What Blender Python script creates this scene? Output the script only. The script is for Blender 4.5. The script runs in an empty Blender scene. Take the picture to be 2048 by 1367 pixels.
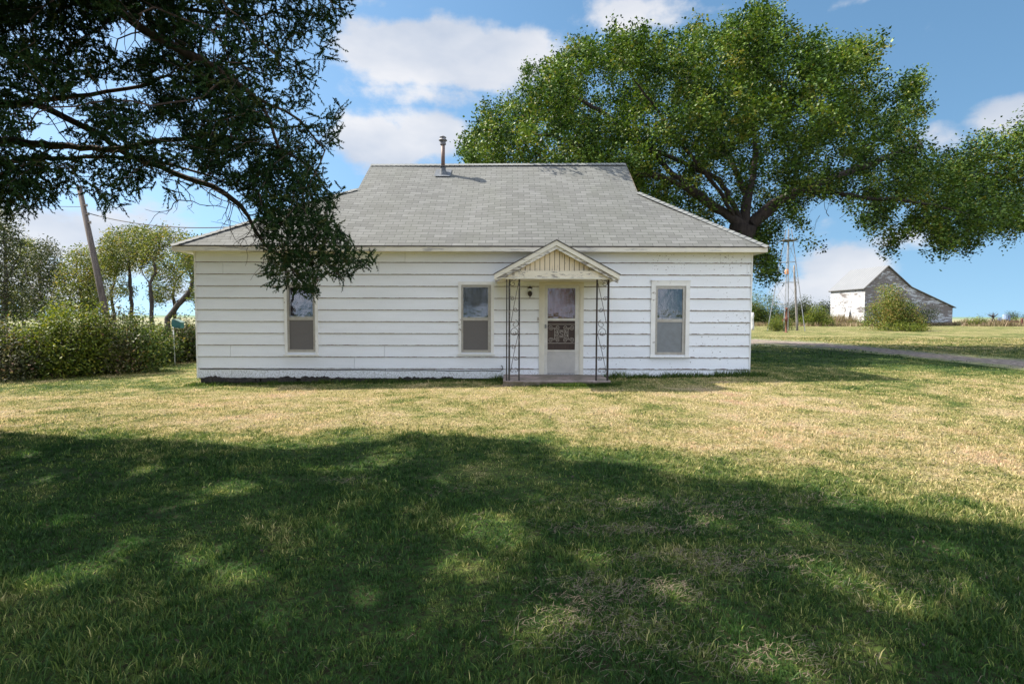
import bpy, math, random
import numpy as np
from mathutils import Matrix, Vector
random.seed(4); rng = np.random.default_rng(11)
R = math.radians
S = bpy.context.scene
C = S.collection

# ------------------------------------------------------------------ camera
F = 1054.0; CX, CY = 1024.0, 683.5            # focal length and centre, in pixels of a 2048 wide frame
CAM = np.array([0.0, 0.0, 1.5])
PITCH = math.atan(52.5/F); ROLL = R(0.15)
fw = np.array([0, math.cos(PITCH), -math.sin(PITCH)])
u0 = np.array([0, math.sin(PITCH), math.cos(PITCH)]); r0 = np.array([1.0, 0, 0])
rt = r0*math.cos(ROLL)+u0*math.sin(ROLL); up = u0*math.cos(ROLL)-r0*math.sin(ROLL)
cd = bpy.data.cameras.new('camera'); co = bpy.data.objects.new('camera', cd); C.objects.link(co)
co.matrix_world = Matrix(((rt[0], up[0], -fw[0], CAM[0]), (rt[1], up[1], -fw[1], CAM[1]), (rt[2], up[2], -fw[2], CAM[2]), (0, 0, 0, 1)))
cd.sensor_width = 36; cd.lens = 36*F/2048; cd.clip_start = .05; cd.clip_end = 6000
S.camera = co

# ------------------------------------------------------------------ sun, sky, exposure
L = np.array([-1.2, .44, 1.37]); L /= np.linalg.norm(L)      # direction towards the sun
SX, SY = 1.2/1.37, -.44/1.37                                 # shadow offset per metre of height
ELEV = math.asin(L[2]); AZ = math.atan2(L[0], L[1])
sd = bpy.data.lights.new('sun', 'SUN'); sd.energy = 5.0; sd.angle = R(.53); sd.color = (1, .93, .82)
so = bpy.data.objects.new('sun', sd); C.objects.link(so)
so.rotation_euler = Vector(L).to_track_quat('Z', 'Y').to_euler()
S.view_settings.view_transform = 'Standard'; S.view_settings.look = 'None'
S.view_settings.exposure = 1.1; S.view_settings.gamma = 1
SKY_STRENGTH = .13

def ray(px, py):
    d = fw*F+rt*(px-CX)-up*(py-CY)
    return d
def at(px, py, Y):
    d = ray(px, py); return CAM+d*(Y/d[1])
def atz(px, py, z=0.0):
    d = ray(px, py); return CAM+d*((z-CAM[2])/d[2])
def proj(P):
    v = np.asarray(P)-CAM
    w = v@fw; w = np.where(w < .05, 1e-6, w)
    return CX+F*(v@rt)/w, CY-F*(v@up)/w, w
def gz(x, y):
    x = np.asarray(x, float); y = np.asarray(y, float)
    s = np.clip((y-5)/7, 0, 1); s = s*s*(3-2*s)
    return .020*np.clip(x, -8, 8)*s
def gnd(px, py):
    p = atz(px, py, 0)
    for _ in range(3): p = atz(px, py, float(gz(p[0], p[1])))
    return p

# world: sky texture with clouds placed by compass direction and height
W = bpy.data.worlds.new('World'); S.world = W; W.use_nodes = True
def build_world():
    nt = W.node_tree; nt.nodes.clear(); N = nt.nodes.new; LK = nt.links.new
    out = N('ShaderNodeOutputWorld'); bg = N('ShaderNodeBackground'); LK(bg.outputs[0], out.inputs[0])
    bg.inputs[1].default_value = SKY_STRENGTH
    sky = N('ShaderNodeTexSky'); sky.sky_type = 'NISHITA'; sky.sun_disc = False
    sky.sun_elevation = ELEV; sky.sun_rotation = AZ; sky.air_density = 1.0; sky.dust_density = .6; sky.ozone_density = 1.6
    tc = N('ShaderNodeTexCoord')
    mp = N('ShaderNodeMapping'); mp.inputs['Scale'].default_value = (1, 1, .72); mp.inputs['Location'].default_value = (0, 0, .17); LK(tc.outputs['Generated'], mp.inputs[0])
    nm = N('ShaderNodeVectorMath'); nm.operation = 'NORMALIZE'; LK(mp.outputs[0], nm.inputs[0]); LK(nm.outputs[0], sky.inputs['Vector'])
    sep = N('ShaderNodeSeparateXYZ'); LK(tc.outputs['Generated'], sep.inputs[0])
    def m(op, a, b=None, c=None, clamp=False):
        n = N('ShaderNodeMath'); n.operation = op; n.use_clamp = clamp
        for i, v in enumerate((a, b, c)):
            if v is None: continue
            if isinstance(v, (int, float)): n.inputs[i].default_value = v
            else: LK(v, n.inputs[i])
        return n.outputs[0]
    az = m('ARCTAN2', sep.outputs[0], sep.outputs[1]); el = m('ARCSINE', sep.outputs[2])
    cmb = N('ShaderNodeCombineXYZ'); LK(m('MULTIPLY', az, 1.0), cmb.inputs[0]); LK(m('MULTIPLY', el, 1.5), cmb.inputs[1])
    n1 = N('ShaderNodeTexNoise'); n1.inputs['Scale'].default_value = 5.5; n1.inputs['Detail'].default_value = 9; n1.inputs['Roughness'].default_value = .6
    LK(cmb.outputs[0], n1.inputs['Vector'])
    n2 = N('ShaderNodeTexNoise'); n2.inputs['Scale'].default_value = 2.2; n2.inputs['Detail'].default_value = 6
    LK(tc.outputs['Generated'], n2.inputs['Vector'])
    blobs = [(850, 85, 150, 50, 1.1), (930, 120, 170, 70, 1.3), (1060, 110, 120, 60, 1), (890, 190, 150, 35, .8), (745, 290, 95, 58, 1.1), (860, 270, 90, 58, 1.0), (700, 240, 60, 30, .6), (790, 130, 90, 50, 1.0),
             (1250, 35, 110, 45, .9), (1450, 15, 60, 16, .5), (1690, 8, 80, 20, .6), (780, 10, 130, 22, .6), (980, 48, 70, 22, .6),
             (2010, 225, 105, 42, 1.15), (1900, 265, 70, 45, .7), (1890, 190, 60, 20, .4),
             (1680, 545, 85, 55, 1.25), (1640, 590, 120, 45, 1.1), (1820, 480, 130, 30, .6), (1640, 440, 80, 40, .5), (130, 470, 260, 75, 1.0), (60, 560, 240, 70, .9), (330, 560, 120, 60, .7), (-500, 300, 300, 90, .9),
             (2500, 250, 250, 90, 1.0), (2300, 560, 250, 30, .6)]
    acc = None
    for (px, py, rx, ry, wgt) in blobs:
        d = ray(px, py); d = d/np.linalg.norm(d); a0 = math.atan2(d[0], d[1]); e0 = math.asin(d[2])
        dx = ray(px+rx, py); ra = abs(math.atan2(dx[0], dx[1])-a0); dy = ray(px, py-ry); dy /= np.linalg.norm(dy); re = abs(math.asin(dy[2])-e0)
        A = m('POWER', m('MULTIPLY', m('SUBTRACT', az, a0), 1/ra), 2); B = m('POWER', m('MULTIPLY', m('SUBTRACT', el, e0), 1/re), 2)
        k = m('MULTIPLY', m('EXPONENT', m('MULTIPLY', m('ADD', A, B), -.7)), wgt)
        acc = k if acc is None else m('MAXIMUM', acc, k)
    # unseen clouds behind the camera, added for reflections and thickened to light the wall
    far = m('GREATER_THAN', m('ABSOLUTE', az), 1.1)
    gen = m('MULTIPLY', m('SUBTRACT', n2.outputs[0], .25), m('MULTIPLY', far, 3.2), clamp=True)
    acc = m('MAXIMUM', acc, gen)
    den = m('ADD', acc, m('MULTIPLY', m('SUBTRACT', n1.outputs[0], .5), 2.3))
    mr = N('ShaderNodeMapRange'); mr.interpolation_type = 'SMOOTHSTEP'; LK(den, mr.inputs[0]); mr.inputs[1].default_value = .36; mr.inputs[2].default_value = .84
    # cloud colour: bright tops, greyer bases
    n3 = N('ShaderNodeTexNoise'); n3.inputs['Scale'].default_value = 3.5; n3.inputs['Detail'].default_value = 5
    cm2 = N('ShaderNodeCombineXYZ'); LK(az, cm2.inputs[0]); LK(m('ADD', m('MULTIPLY', el, 2.0), 3.1), cm2.inputs[1]); LK(cm2.outputs[0], n3.inputs['Vector'])
    cr = N('ShaderNodeValToRGB'); LK(n3.outputs[0], cr.inputs[0])
    cr.color_ramp.elements[0].position = .35; cr.color_ramp.elements[0].color = (2.05, 2.3, 2.75, 1)
    cr.color_ramp.elements[1].position = .62; cr.color_ramp.elements[1].color = (3.3, 3.3, 3.4, 1)
    hs = N('ShaderNodeHueSaturation'); LK(sky.outputs[0], hs.inputs['Color']); hs.inputs['Saturation'].default_value = 1.12; hs.inputs['Value'].default_value = .66; hs.inputs['Hue'].default_value = .488
    mix = N('ShaderNodeMix'); mix.data_type = 'RGBA'
    LK(m('MULTIPLY', mr.outputs[0], .92), mix.inputs['Factor']); LK(hs.outputs[0], mix.inputs['A'])
    vm = N('ShaderNodeVectorMath'); vm.operation = 'MULTIPLY'; LK(cr.outputs[0], vm.inputs[0])
    # unseen clouds made brighter and bluer to light the shaded front wall
    sc_ = N('ShaderNodeCombineXYZ'); LK(m('ADD', 1.0, m('MULTIPLY', far, 1.3)), sc_.inputs[0]); LK(m('ADD', 1.0, m('MULTIPLY', far, 1.4)), sc_.inputs[1]); LK(m('ADD', 1.0, m('MULTIPLY', far, 1.65)), sc_.inputs[2]); LK(sc_.outputs[0], vm.inputs[1])
    LK(vm.outputs[0], mix.inputs['B'])
    LK(mix.outputs['Result'], bg.inputs[0])
build_world()

# ------------------------------------------------------------------ helpers: materials
def mat(name):
    m = bpy.data.materials.new(name); m.use_nodes = True
    nt = m.node_tree; b = nt.nodes['Principled BSDF']; return m, nt, b
class NT:
    def __init__(s, nt): s.nt = nt
    def n(s, t, **k):
        n = s.nt.nodes.new(t)
        for a, v in k.items(): setattr(n, a, v)
        return n
    def l(s, a, b): s.nt.links.new(a, b)
    def noise(s, vec, scale, detail=4, rough=.55):
        n = s.n('ShaderNodeTexNoise'); n.inputs['Scale'].default_value = scale; n.inputs['Detail'].default_value = detail; n.inputs['Roughness'].default_value = rough
        if vec is not None: s.l(vec, n.inputs['Vector'])
        return n.outputs[0]
    def m(s, op, a, b=None, clamp=False):
        n = s.n('ShaderNodeMath', operation=op, use_clamp=clamp)
        for i, v in enumerate((a, b)):
            if v is None: continue
            if isinstance(v, (int, float)): n.inputs[i].default_value = v
            else: s.l(v, n.inputs[i])
        return n.outputs[0]
    def ramp(s, f, stops):
        n = s.n('ShaderNodeValToRGB'); s.l(f, n.inputs[0]); e = n.color_ramp.elements
        while len(e) < len(stops): e.new(.5)
        for i, (p, c) in enumerate(stops):
            e[i].position = p; e[i].color = (c[0], c[1], c[2], 1) if not isinstance(c, (int, float)) else (c, c, c, 1)
        return n.outputs[0]
    def mix(s, f, a, b, mode='MIX'):
        n = s.n('ShaderNodeMix', data_type='RGBA', blend_type=mode)
        for k, v in (('Factor', f), ('A', a), ('B', b)):
            if isinstance(v, (int, float)) and k == 'Factor': n.inputs[0].default_value = v
            elif isinstance(v, tuple): n.inputs[k].default_value = (*v, 1)
            else: s.l(v, n.inputs[0] if k == 'Factor' else n.inputs[k])
        return n.outputs['Result']
    def mapping(s, vec, scale=(1, 1, 1), loc=(0, 0, 0)):
        n = s.n('ShaderNodeMapping'); s.l(vec, n.inputs[0]); n.inputs['Scale'].default_value = scale; n.inputs['Location'].default_value = loc
        return n.outputs[0]
    def pos(s): return s.n('ShaderNodeNewGeometry').outputs['Position']
    def uv(s): return s.n('ShaderNodeTexCoord').outputs['UV']
    def sep(s, v):
        n = s.n('ShaderNodeSeparateXYZ'); s.l(v, n.inputs[0]); return n.outputs
    def bump(s, h, strength, dist, b):
        n = s.n('ShaderNodeBump'); n.inputs['Strength'].default_value = strength; n.inputs['Distance'].default_value = dist
        s.l(h, n.inputs['Height']); s.l(n.outputs[0], b.inputs['Normal'])
def simple(name, c1, c2=None, scale=8, rough=.8, metal=0, bump=0, stretch=(1, 1, 1)):
    m, nt, b = mat(name); t = NT(nt)
    c2 = c2 or tuple(x*.7 for x in c1)
    f = t.noise(t.mapping(t.pos(), stretch), scale, 6, .6)
    t.l(t.ramp(f, [(.35, c2), (.65, c1)]), b.inputs['Base Color'])
    b.inputs['Roughness'].default_value = rough; b.inputs['Metallic'].default_value = metal
    if bump: t.bump(f, bump, .01, b)
    return m

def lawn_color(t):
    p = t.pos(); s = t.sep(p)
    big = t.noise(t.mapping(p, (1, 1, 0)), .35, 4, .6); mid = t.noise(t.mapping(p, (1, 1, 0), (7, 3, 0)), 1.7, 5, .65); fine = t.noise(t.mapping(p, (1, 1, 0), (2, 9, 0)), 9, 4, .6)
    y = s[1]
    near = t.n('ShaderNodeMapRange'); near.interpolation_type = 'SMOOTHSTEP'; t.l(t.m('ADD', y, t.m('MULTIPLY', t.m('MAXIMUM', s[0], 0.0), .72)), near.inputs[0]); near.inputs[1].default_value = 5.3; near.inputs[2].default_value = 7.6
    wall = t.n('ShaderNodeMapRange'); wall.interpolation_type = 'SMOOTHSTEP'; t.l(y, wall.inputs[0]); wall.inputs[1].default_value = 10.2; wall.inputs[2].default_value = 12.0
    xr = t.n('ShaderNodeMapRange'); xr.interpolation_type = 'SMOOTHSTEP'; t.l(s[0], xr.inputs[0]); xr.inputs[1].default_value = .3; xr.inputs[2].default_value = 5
    # dryness; near term also puts the cedar's shade into the lawn colour
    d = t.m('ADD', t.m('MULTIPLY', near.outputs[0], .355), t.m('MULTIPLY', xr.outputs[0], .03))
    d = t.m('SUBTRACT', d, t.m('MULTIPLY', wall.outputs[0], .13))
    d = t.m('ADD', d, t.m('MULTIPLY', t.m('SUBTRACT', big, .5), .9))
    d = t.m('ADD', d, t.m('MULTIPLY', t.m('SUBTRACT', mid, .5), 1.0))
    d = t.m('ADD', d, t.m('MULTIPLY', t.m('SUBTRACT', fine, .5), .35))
    ex = t.m('MULTIPLY', t.m('SUBTRACT', s[0], 10.5), .17); ey = t.m('MULTIPLY', t.m('SUBTRACT', y, 17.5), .19)     # greener turf under the elm, its weak shade deepened in the colour
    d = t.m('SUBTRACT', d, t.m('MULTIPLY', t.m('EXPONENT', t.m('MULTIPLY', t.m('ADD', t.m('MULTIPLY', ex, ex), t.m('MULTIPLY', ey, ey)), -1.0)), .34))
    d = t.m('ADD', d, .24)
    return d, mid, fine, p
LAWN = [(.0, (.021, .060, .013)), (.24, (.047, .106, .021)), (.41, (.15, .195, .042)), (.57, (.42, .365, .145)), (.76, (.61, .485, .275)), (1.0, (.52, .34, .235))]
def lawn_mat(name, blade):
    m, nt, b = mat(name); t = NT(nt)
    d, mid, fine, p = lawn_color(t)
    if blade:
        a = t.n('ShaderNodeAttribute', attribute_name='tint')
        d = t.m('ADD', d, t.m('MULTIPLY', t.m('SUBTRACT', a.outputs['Fac'], .5), .44))
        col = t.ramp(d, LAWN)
        hv = t.n('ShaderNodeHueSaturation'); t.l(col, hv.inputs['Color']); t.l(t.m('ADD', t.m('MULTIPLY', a.outputs['Fac'], .9), .55), hv.inputs['Value'])
        col = hv.outputs[0]
        b.inputs['Roughness'].default_value = .55; b.inputs['Specular IOR Level'].default_value = .25
        tr = t.n('ShaderNodeBsdfTranslucent'); t.l(col, tr.inputs[0]); ms = t.n('ShaderNodeMixShader'); ms.inputs[0].default_value = .42
        t.l(b.outputs[0], ms.inputs[1]); t.l(tr.outputs[0], ms.inputs[2])
        t.l(ms.outputs[0], nt.nodes['Material Output'].inputs[0])
    else:
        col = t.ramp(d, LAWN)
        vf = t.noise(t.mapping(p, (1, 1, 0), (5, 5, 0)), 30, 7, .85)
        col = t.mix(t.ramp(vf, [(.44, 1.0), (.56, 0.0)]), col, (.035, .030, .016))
        sp = t.sep(p)
        # field beyond the yard
        fy = t.n('ShaderNodeMapRange'); t.l(sp[1], fy.inputs[0]); fy.inputs[1].default_value = 84; fy.inputs[2].default_value = 100
        fcol = t.ramp(t.noise(t.mapping(p, (.02, .3, 0)), 1.0, 4), [(.35, (.17, .19, .09)), (.6, (.30, .27, .17))])
        fyy = t.n('ShaderNodeMapRange'); t.l(sp[1], fyy.inputs[0]); fyy.inputs[1].default_value = 180; fyy.inputs[2].default_value = 500
        fcol = t.mix(fyy.outputs[0], fcol, (.14, .20, .13))
        col = t.mix(fy.outputs[0], col, fcol)
        b.inputs['Roughness'].default_value = .95; b.inputs['Specular IOR Level'].default_value = .1
        t.bump(vf, .8, .03, b)
    t.l(col, b.inputs['Base Color'])
    return m

def leaf_mat(name, stops, trans=.35, rough=.5, spec=.3, patch=.6):
    m, nt, b = mat(name); t = NT(nt)
    a = t.n('ShaderNodeAttribute', attribute_name='tint')
    f = t.m('ADD', a.outputs['Fac'], t.m('MULTIPLY', t.m('SUBTRACT', t.noise(t.pos(), patch, 3), .5), .6))
    col = t.ramp(f, stops)
    t.l(col, b.inputs['Base Color']); b.inputs['Roughness'].default_value = rough; b.inputs['Specular IOR Level'].default_value = spec
    tr = t.n('ShaderNodeBsdfTranslucent'); t.l(t.mix(1.0, col, (1.0, 1.0, .55), 'MULTIPLY'), tr.inputs[0]); ms = t.n('ShaderNodeMixShader'); ms.inputs[0].default_value = trans
    t.l(b.outputs[0], ms.inputs[1]); t.l(tr.outputs[0], ms.inputs[2]); t.l(ms.outputs[0], nt.nodes['Material Output'].inputs[0])
    return m
def bark_mat(name, c1, c2, sc=14):
    m, nt, b = mat(name); t = NT(nt)
    f = t.noise(t.mapping(t.pos(), (1, 1, .25)), sc, 7, .7)
    t.l(t.ramp(f, [(.3, c2), (.7, c1)]), b.inputs['Base Color']); b.inputs['Roughness'].default_value = .95
    t.bump(f, 1, .04, b); return m

# ------------------------------------------------------------------ helpers: meshes
def tag(o, label=None, cat=None, group=None, kind=None):
    if label: o['label'] = label
    if cat: o['category'] = cat
    if group: o['group'] = group
    if kind: o['kind'] = kind
    return o
def empty(name, loc=(0, 0, 0), label=None, cat=None, group=None):
    o = bpy.data.objects.new(name, None); o.location = loc; C.objects.link(o); return tag(o, label, cat, group)
def link(name, me, parent=None):
    o = bpy.data.objects.new(name, me); C.objects.link(o)
    if parent is not None:
        o.parent = parent
        p = Vector((0, 0, 0)); q = parent
        while q is not None: p += Vector(q.location); q = q.parent
        o.location = -p
    return o
def quick(name, V, Fc, m, parent=None, tint=None, smooth=False):
    """fast mesh from numpy arrays: V (n,3), Fc (k, 3 or 4)"""
    me = bpy.data.meshes.new(name); V = np.ascontiguousarray(V, np.float32); Fc = np.ascontiguousarray(Fc, np.int32)
    k, s = Fc.shape
    me.vertices.add(len(V)); me.vertices.foreach_set('co', V.ravel())
    me.loops.add(k*s); me.loops.foreach_set('vertex_index', Fc.ravel())
    me.polygons.add(k); me.polygons.foreach_set('loop_start', np.arange(0, k*s, s, dtype=np.int32))
    if smooth: me.polygons.foreach_set('use_smooth', np.ones(k, bool))
    me.update(calc_edges=True)
    if tint is not None:
        a = me.attributes.new('tint', 'FLOAT', 'FACE'); a.data.foreach_set('value', np.ascontiguousarray(tint, np.float32))
    me.materials.append(m)
    return link(name, me, parent)
class MB:
    def __init__(s): s.v = []; s.f = []; s.uv = []
    def poly(s, pts, uv=None):
        i = len(s.v); s.v += [tuple(map(float, p)) for p in pts]; s.f.append(tuple(range(i, i+len(pts))))
        s.uv.append(uv if uv else [(0, 0)]*len(pts))
    def box(s, a, b):
        x0, y0, z0 = [min(a[i], b[i]) for i in range(3)]; x1, y1, z1 = [max(a[i], b[i]) for i in range(3)]
        P = [(x0, y0, z0), (x1, y0, z0), (x1, y1, z0), (x0, y1, z0), (x0, y0, z1), (x1, y0, z1), (x1, y1, z1), (x0, y1, z1)]
        for f in ((0, 3, 2, 1), (4, 5, 6, 7), (0, 1, 5, 4), (1, 2, 6, 5), (2, 3, 7, 6), (3, 0, 4, 7)): s.poly([P[k] for k in f])
    def prism(s, pts, y0, y1):                      # polygon given as (x, z), extruded along y
        n = len(pts)
        s.poly([(p[0], y0, p[1]) for p in pts]); s.poly([(p[0], y1, p[1]) for p in reversed(pts)])
        for i in range(n):
            a, b = pts[i], pts[(i+1) % n]
            s.poly([(a[0], y0, a[1]), (a[0], y1, a[1]), (b[0], y1, b[1]), (b[0], y0, b[1])])
    def tube(s, path, r, n=6, r2=None):
        path = [np.array(p, float) for p in path]; m = len(path)
        rr = [r+((r2 if r2 is not None else r)-r)*i/max(1, m-1) for i in range(m)] if not isinstance(r, (list, tuple)) else r
        i0 = len(s.v); ref = None
        for i, p in enumerate(path):
            t = path[min(i+1, m-1)]-path[max(i-1, 0)]; t /= (np.linalg.norm(t)+1e-9)
            if ref is None: ref = np.array([0, 0, 1.0]) if abs(t[2]) < .9 else np.array([1.0, 0, 0])
            a = np.cross(t, ref); a /= (np.linalg.norm(a)+1e-9); b = np.cross(a, t); ref = b
            for k in range(n):
                q = p+rr[i]*(a*math.cos(2*math.pi*k/n)+b*math.sin(2*math.pi*k/n)); s.v.append(tuple(q))
        for i in range(m-1):
            for k in range(n):
                k2 = (k+1) % n; s.f.append((i0+i*n+k, i0+i*n+k2, i0+(i+1)*n+k2, i0+(i+1)*n+k)); s.uv.append([(0, 0)]*4)
        s.f.append(tuple(i0+k for k in reversed(range(n)))); s.uv.append([(0, 0)]*n)
        s.f.append(tuple(i0+(m-1)*n+k for k in range(n))); s.uv.append([(0, 0)]*n)
    def lathe(s, c, prof, n=16):
        i0 = len(s.v)
        for (r, z) in prof:
            for k in range(n): s.v.append((c[0]+r*math.cos(2*math.pi*k/n), c[1]+r*math.sin(2*math.pi*k/n), c[2]+z))
        for i in range(len(prof)-1):
            for k in range(n):
                k2 = (k+1) % n; s.f.append((i0+i*n+k, i0+i*n+k2, i0+(i+1)*n+k2, i0+(i+1)*n+k)); s.uv.append([(0, 0)]*4)
    def build(s, name, m, parent=None, smooth=False):
        me = bpy.data.meshes.new(name); me.from_pydata(s.v, [], s.f)
        ul = me.uv_layers.new(name='UVMap'); k = 0
        flat = [c for f in s.uv for uvp in f for c in uvp]
        ul.data.foreach_set('uv', flat)
        if smooth: me.polygons.foreach_set('use_smooth', [True]*len(s.f))
        me.materials.append(m); me.update()
        return link(name, me, parent)
def struct(o): o['kind'] = 'structure'; return o

def inpoly(px, py, poly):
    px = np.asarray(px); py = np.asarray(py); ins = np.zeros(px.shape, bool); n = len(poly); j = n-1
    for i in range(n):
        xi, yi = poly[i]; xj, yj = poly[j]
        c = ((yi > py) != (yj > py)) & (px < (xj-xi)*(py-yi)/((yj-yi) if yj != yi else 1e-9)+xi)
        ins ^= c; j = i
    return ins

# ------------------------------------------------------------------ vegetation engine
def colonize(paths, A, step, dk, maxit=140, droop=0.0, di=1e9, wig=.25):
    """paths: list of (parent node index or -1/None, [points]); grows twigs from these limbs towards attractors A"""
    nodes = []; par = []
    for (start, pts) in paths:
        pts = [np.array(p, float) for p in pts]
        if start is None: nodes.append(pts[0]); par.append(-1); last = len(nodes)-1
        else:                                          # attach to nearest existing node
            last = int(np.argmin([np.linalg.norm(q-pts[0]) for q in nodes]))
        for k in range(1, len(pts)) if start is None else range(0, len(pts)):
            a = nodes[last]; b = pts[k]; d = np.linalg.norm(b-a); n = max(1, int(round(d/step)))
            for q in range(1, n+1):
                p = a+(b-a)*q/n
                if q < n: p = p+rng.normal(0, .07*step, 3)
                nodes.append(p); par.append(last); last = len(nodes)-1
    N = np.array(nodes); par = list(par); A = np.array(A)
    near = np.zeros(len(A), int); dist = np.full(len(A), 1e9)
    def upd(i0, N):
        Q = N[i0:]
        if len(Q) == 0 or len(A) == 0: return
        for c in range(0, len(Q), 400):
            q = Q[c:c+400]; D = np.linalg.norm(A[:, None, :]-q[None], axis=2)
            j = D.argmin(1); dd = D[np.arange(len(A)), j]; b = dd < dist
            dist[b] = dd[b]; near[b] = j[b]+i0+c
    upd(0, N)
    for it in range(maxit):
        keep = dist > dk; A = A[keep]; near = near[keep]; dist = dist[keep]
        if len(A) == 0: break
        sel = dist < di
        if not sel.any(): break
        D = A[sel]-N[near[sel]]; D /= (np.linalg.norm(D, axis=1)[:, None]+1e-9)
        acc = np.zeros((len(N), 3)); np.add.at(acc, near[sel], D)
        idx = np.unique(near[sel]); v = acc[idx]
        v /= (np.linalg.norm(v, axis=1)[:, None]+1e-9); v += rng.normal(0, wig, v.shape); v[:, 2] -= droop; v /= (np.linalg.norm(v, axis=1)[:, None]+1e-9)
        new = N[idx]+v*step; i0 = len(N); N = np.vstack([N, new]); par += list(idx); upd(i0, N)
    return N, np.array(par)
def tree_mesh(N, par, R0, r0, bark, parent, name='trunk', sides=6, minr=0.0):
    n = len(N); cnt = np.zeros(n); ch = [[] for _ in range(n)]
    for i in range(n-1, 0, -1):
        if cnt[i] == 0: cnt[i] = 1
        if par[i] >= 0: cnt[par[i]] += cnt[i]
    for i in range(n):
        if par[i] >= 0: ch[par[i]].append(i)
    tot = max(cnt[0], 3); e = math.log(R0/r0)/math.log(tot); rad = r0*np.maximum(cnt, 1)**e
    V = []; Fq = []
    roots = [i for i in range(n) if par[i] < 0]
    stack = [(r, None) for r in roots]; base = 0
    while stack:
        s, pnode = stack.pop()
        chain = ([pnode] if pnode is not None else [])+[s]
        c = s
        while ch[c]:
            k = sorted(ch[c], key=lambda q: -rad[q]); 
            for o in k[1:]: stack.append((o, c))
            c = k[0]; chain.append(c)
        if len(chain) < 2: continue
        rs = [rad[q] for q in chain]
        if pnode is not None: rs[0] = min(rs[0], rs[1]*1.15)
        if max(rs[1:]) < minr: continue
        P = N[chain]; sd = sides if rs[min(1, len(rs)-1)] > .03 else 3
        if rs[0] > .12: sd = 10
        T = np.gradient(P, axis=0); T /= (np.linalg.norm(T, axis=1)[:, None]+1e-9)
        ref = np.array([.3, .2, 1.0]); 
        if abs(T[0] @ ref) > .95: ref = np.array([1.0, .1, 0])
        rings = []
        for i in range(len(P)):
            a = np.cross(T[i], ref); a /= (np.linalg.norm(a)+1e-9); b = np.cross(a, T[i]); ref = b
            th = np.arange(sd)*2*math.pi/sd
            rings.append(P[i]+rs[i]*(np.cos(th)[:, None]*a+np.sin(th)[:, None]*b))
        V.append(np.vstack(rings)); m = len(P); k = np.arange(sd); k2 = (k+1) % sd
        for i in range(m-1):
            Fq.append(np.stack([base+i*sd+k, base+i*sd+k2, base+(i+1)*sd+k2, base+(i+1)*sd+k], 1))
        base += m*sd
    quick(name, np.vstack(V), np.vstack(Fq), bark, parent, smooth=True)
    return rad
def unit(v): return v/(np.linalg.norm(v, axis=-1, keepdims=True)+1e-9)
def leaf_cloud(name, P, m, parent, per, spread, ln, wd, tint_c=.5, tint_s=.18, flat=.6, mask=None):
    """diamond leaves scattered round the points P"""
    k = len(P); ct = rng.normal(tint_c, tint_s, k)
    c = np.repeat(P, per, 0)+rng.normal(0, spread, (k*per, 3)); tt = np.repeat(ct, per)+rng.normal(0, .12, k*per)
    if mask is not None: ok = mask(c); c = c[ok]; tt = tt[ok]
    n = len(c); nrm = rng.normal(0, 1, (n, 3)); nrm[:, 2] = np.abs(nrm[:, 2])+flat; nrm = unit(nrm)
    a = unit(np.cross(nrm, rng.normal(0, 1, (n, 3)))); b = np.cross(nrm, a)
    l = (ln*rng.uniform(.6, 1.25, n))[:, None]; w = (wd*rng.uniform(.6, 1.2, n))[:, None]
    V = np.stack([c-a*l*.5, c+b*w*.5+a*l*.06-nrm*l*.08, c+a*l*.5, c-b*w*.5+a*l*.06-nrm*l*.08], 1).reshape(-1, 3)
    return quick(name, V, np.arange(n*4).reshape(-1, 4), m, parent, tint=tt)
def needle_cloud(name, P, D, m, parent, per, ln, w, length, tint_c=.5, tint_s=.2):
    """cedar sprays: little scales fanning off a twig of given length along D"""
    k = len(P); t = np.tile(np.linspace(0, 1, per), k)+rng.uniform(-.03, .03, k*per); d = np.repeat(D, per, 0)
    ct = np.repeat(rng.normal(tint_c, tint_s, k), per)+rng.normal(0, .1, k*per)
    side = unit(np.cross(d, rng.normal(0, 1, (k*per, 3)))); L_ = length*np.repeat(rng.uniform(.6, 1.3, k), per)
    c = np.repeat(P, per, 0)+d*(t*L_)[:, None]
    dirn = unit(d*.9+side*rng.uniform(.5, 1.1, (k*per, 1))); l = (ln*rng.uniform(.6, 1.2, k*per)*(1.15-.5*t))[:, None]
    wv = unit(np.cross(dirn, rng.normal(0, 1, (k*per, 3))))*(w if np.isscalar(w) else np.repeat(w, per)[:, None]); l = l if np.isscalar(w) else l*(1+.9*(np.repeat(w, per)[:, None] > .012))
    V = np.stack([c-wv, c+wv, c+dirn*l], 1).reshape(-1, 3)
    return quick(name, V, np.arange(len(c)*3).reshape(-1, 3), m, parent, tint=ct)
def clumps(n, cen, rad, per, sp, test=None, shell=.0):
    """attractor points in clumps inside an ellipsoid"""
    out = []
    tries = 0
    while len(out) < n and tries < 400:
        tries += 1
        v = rng.normal(0, 1, (n, 3)); v = unit(v)*(rng.uniform(shell, 1, (n, 1))**(1/2.4)); p = cen+v*rad
        if test is not None: p = p[test(p)]
        out += list(p)
    c = np.array(out[:n]); q = np.repeat(c, per, 0)+rng.normal(0, sp, (n*per, 3))
    if test is not None: q = q[test(q)]
    return q

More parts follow.
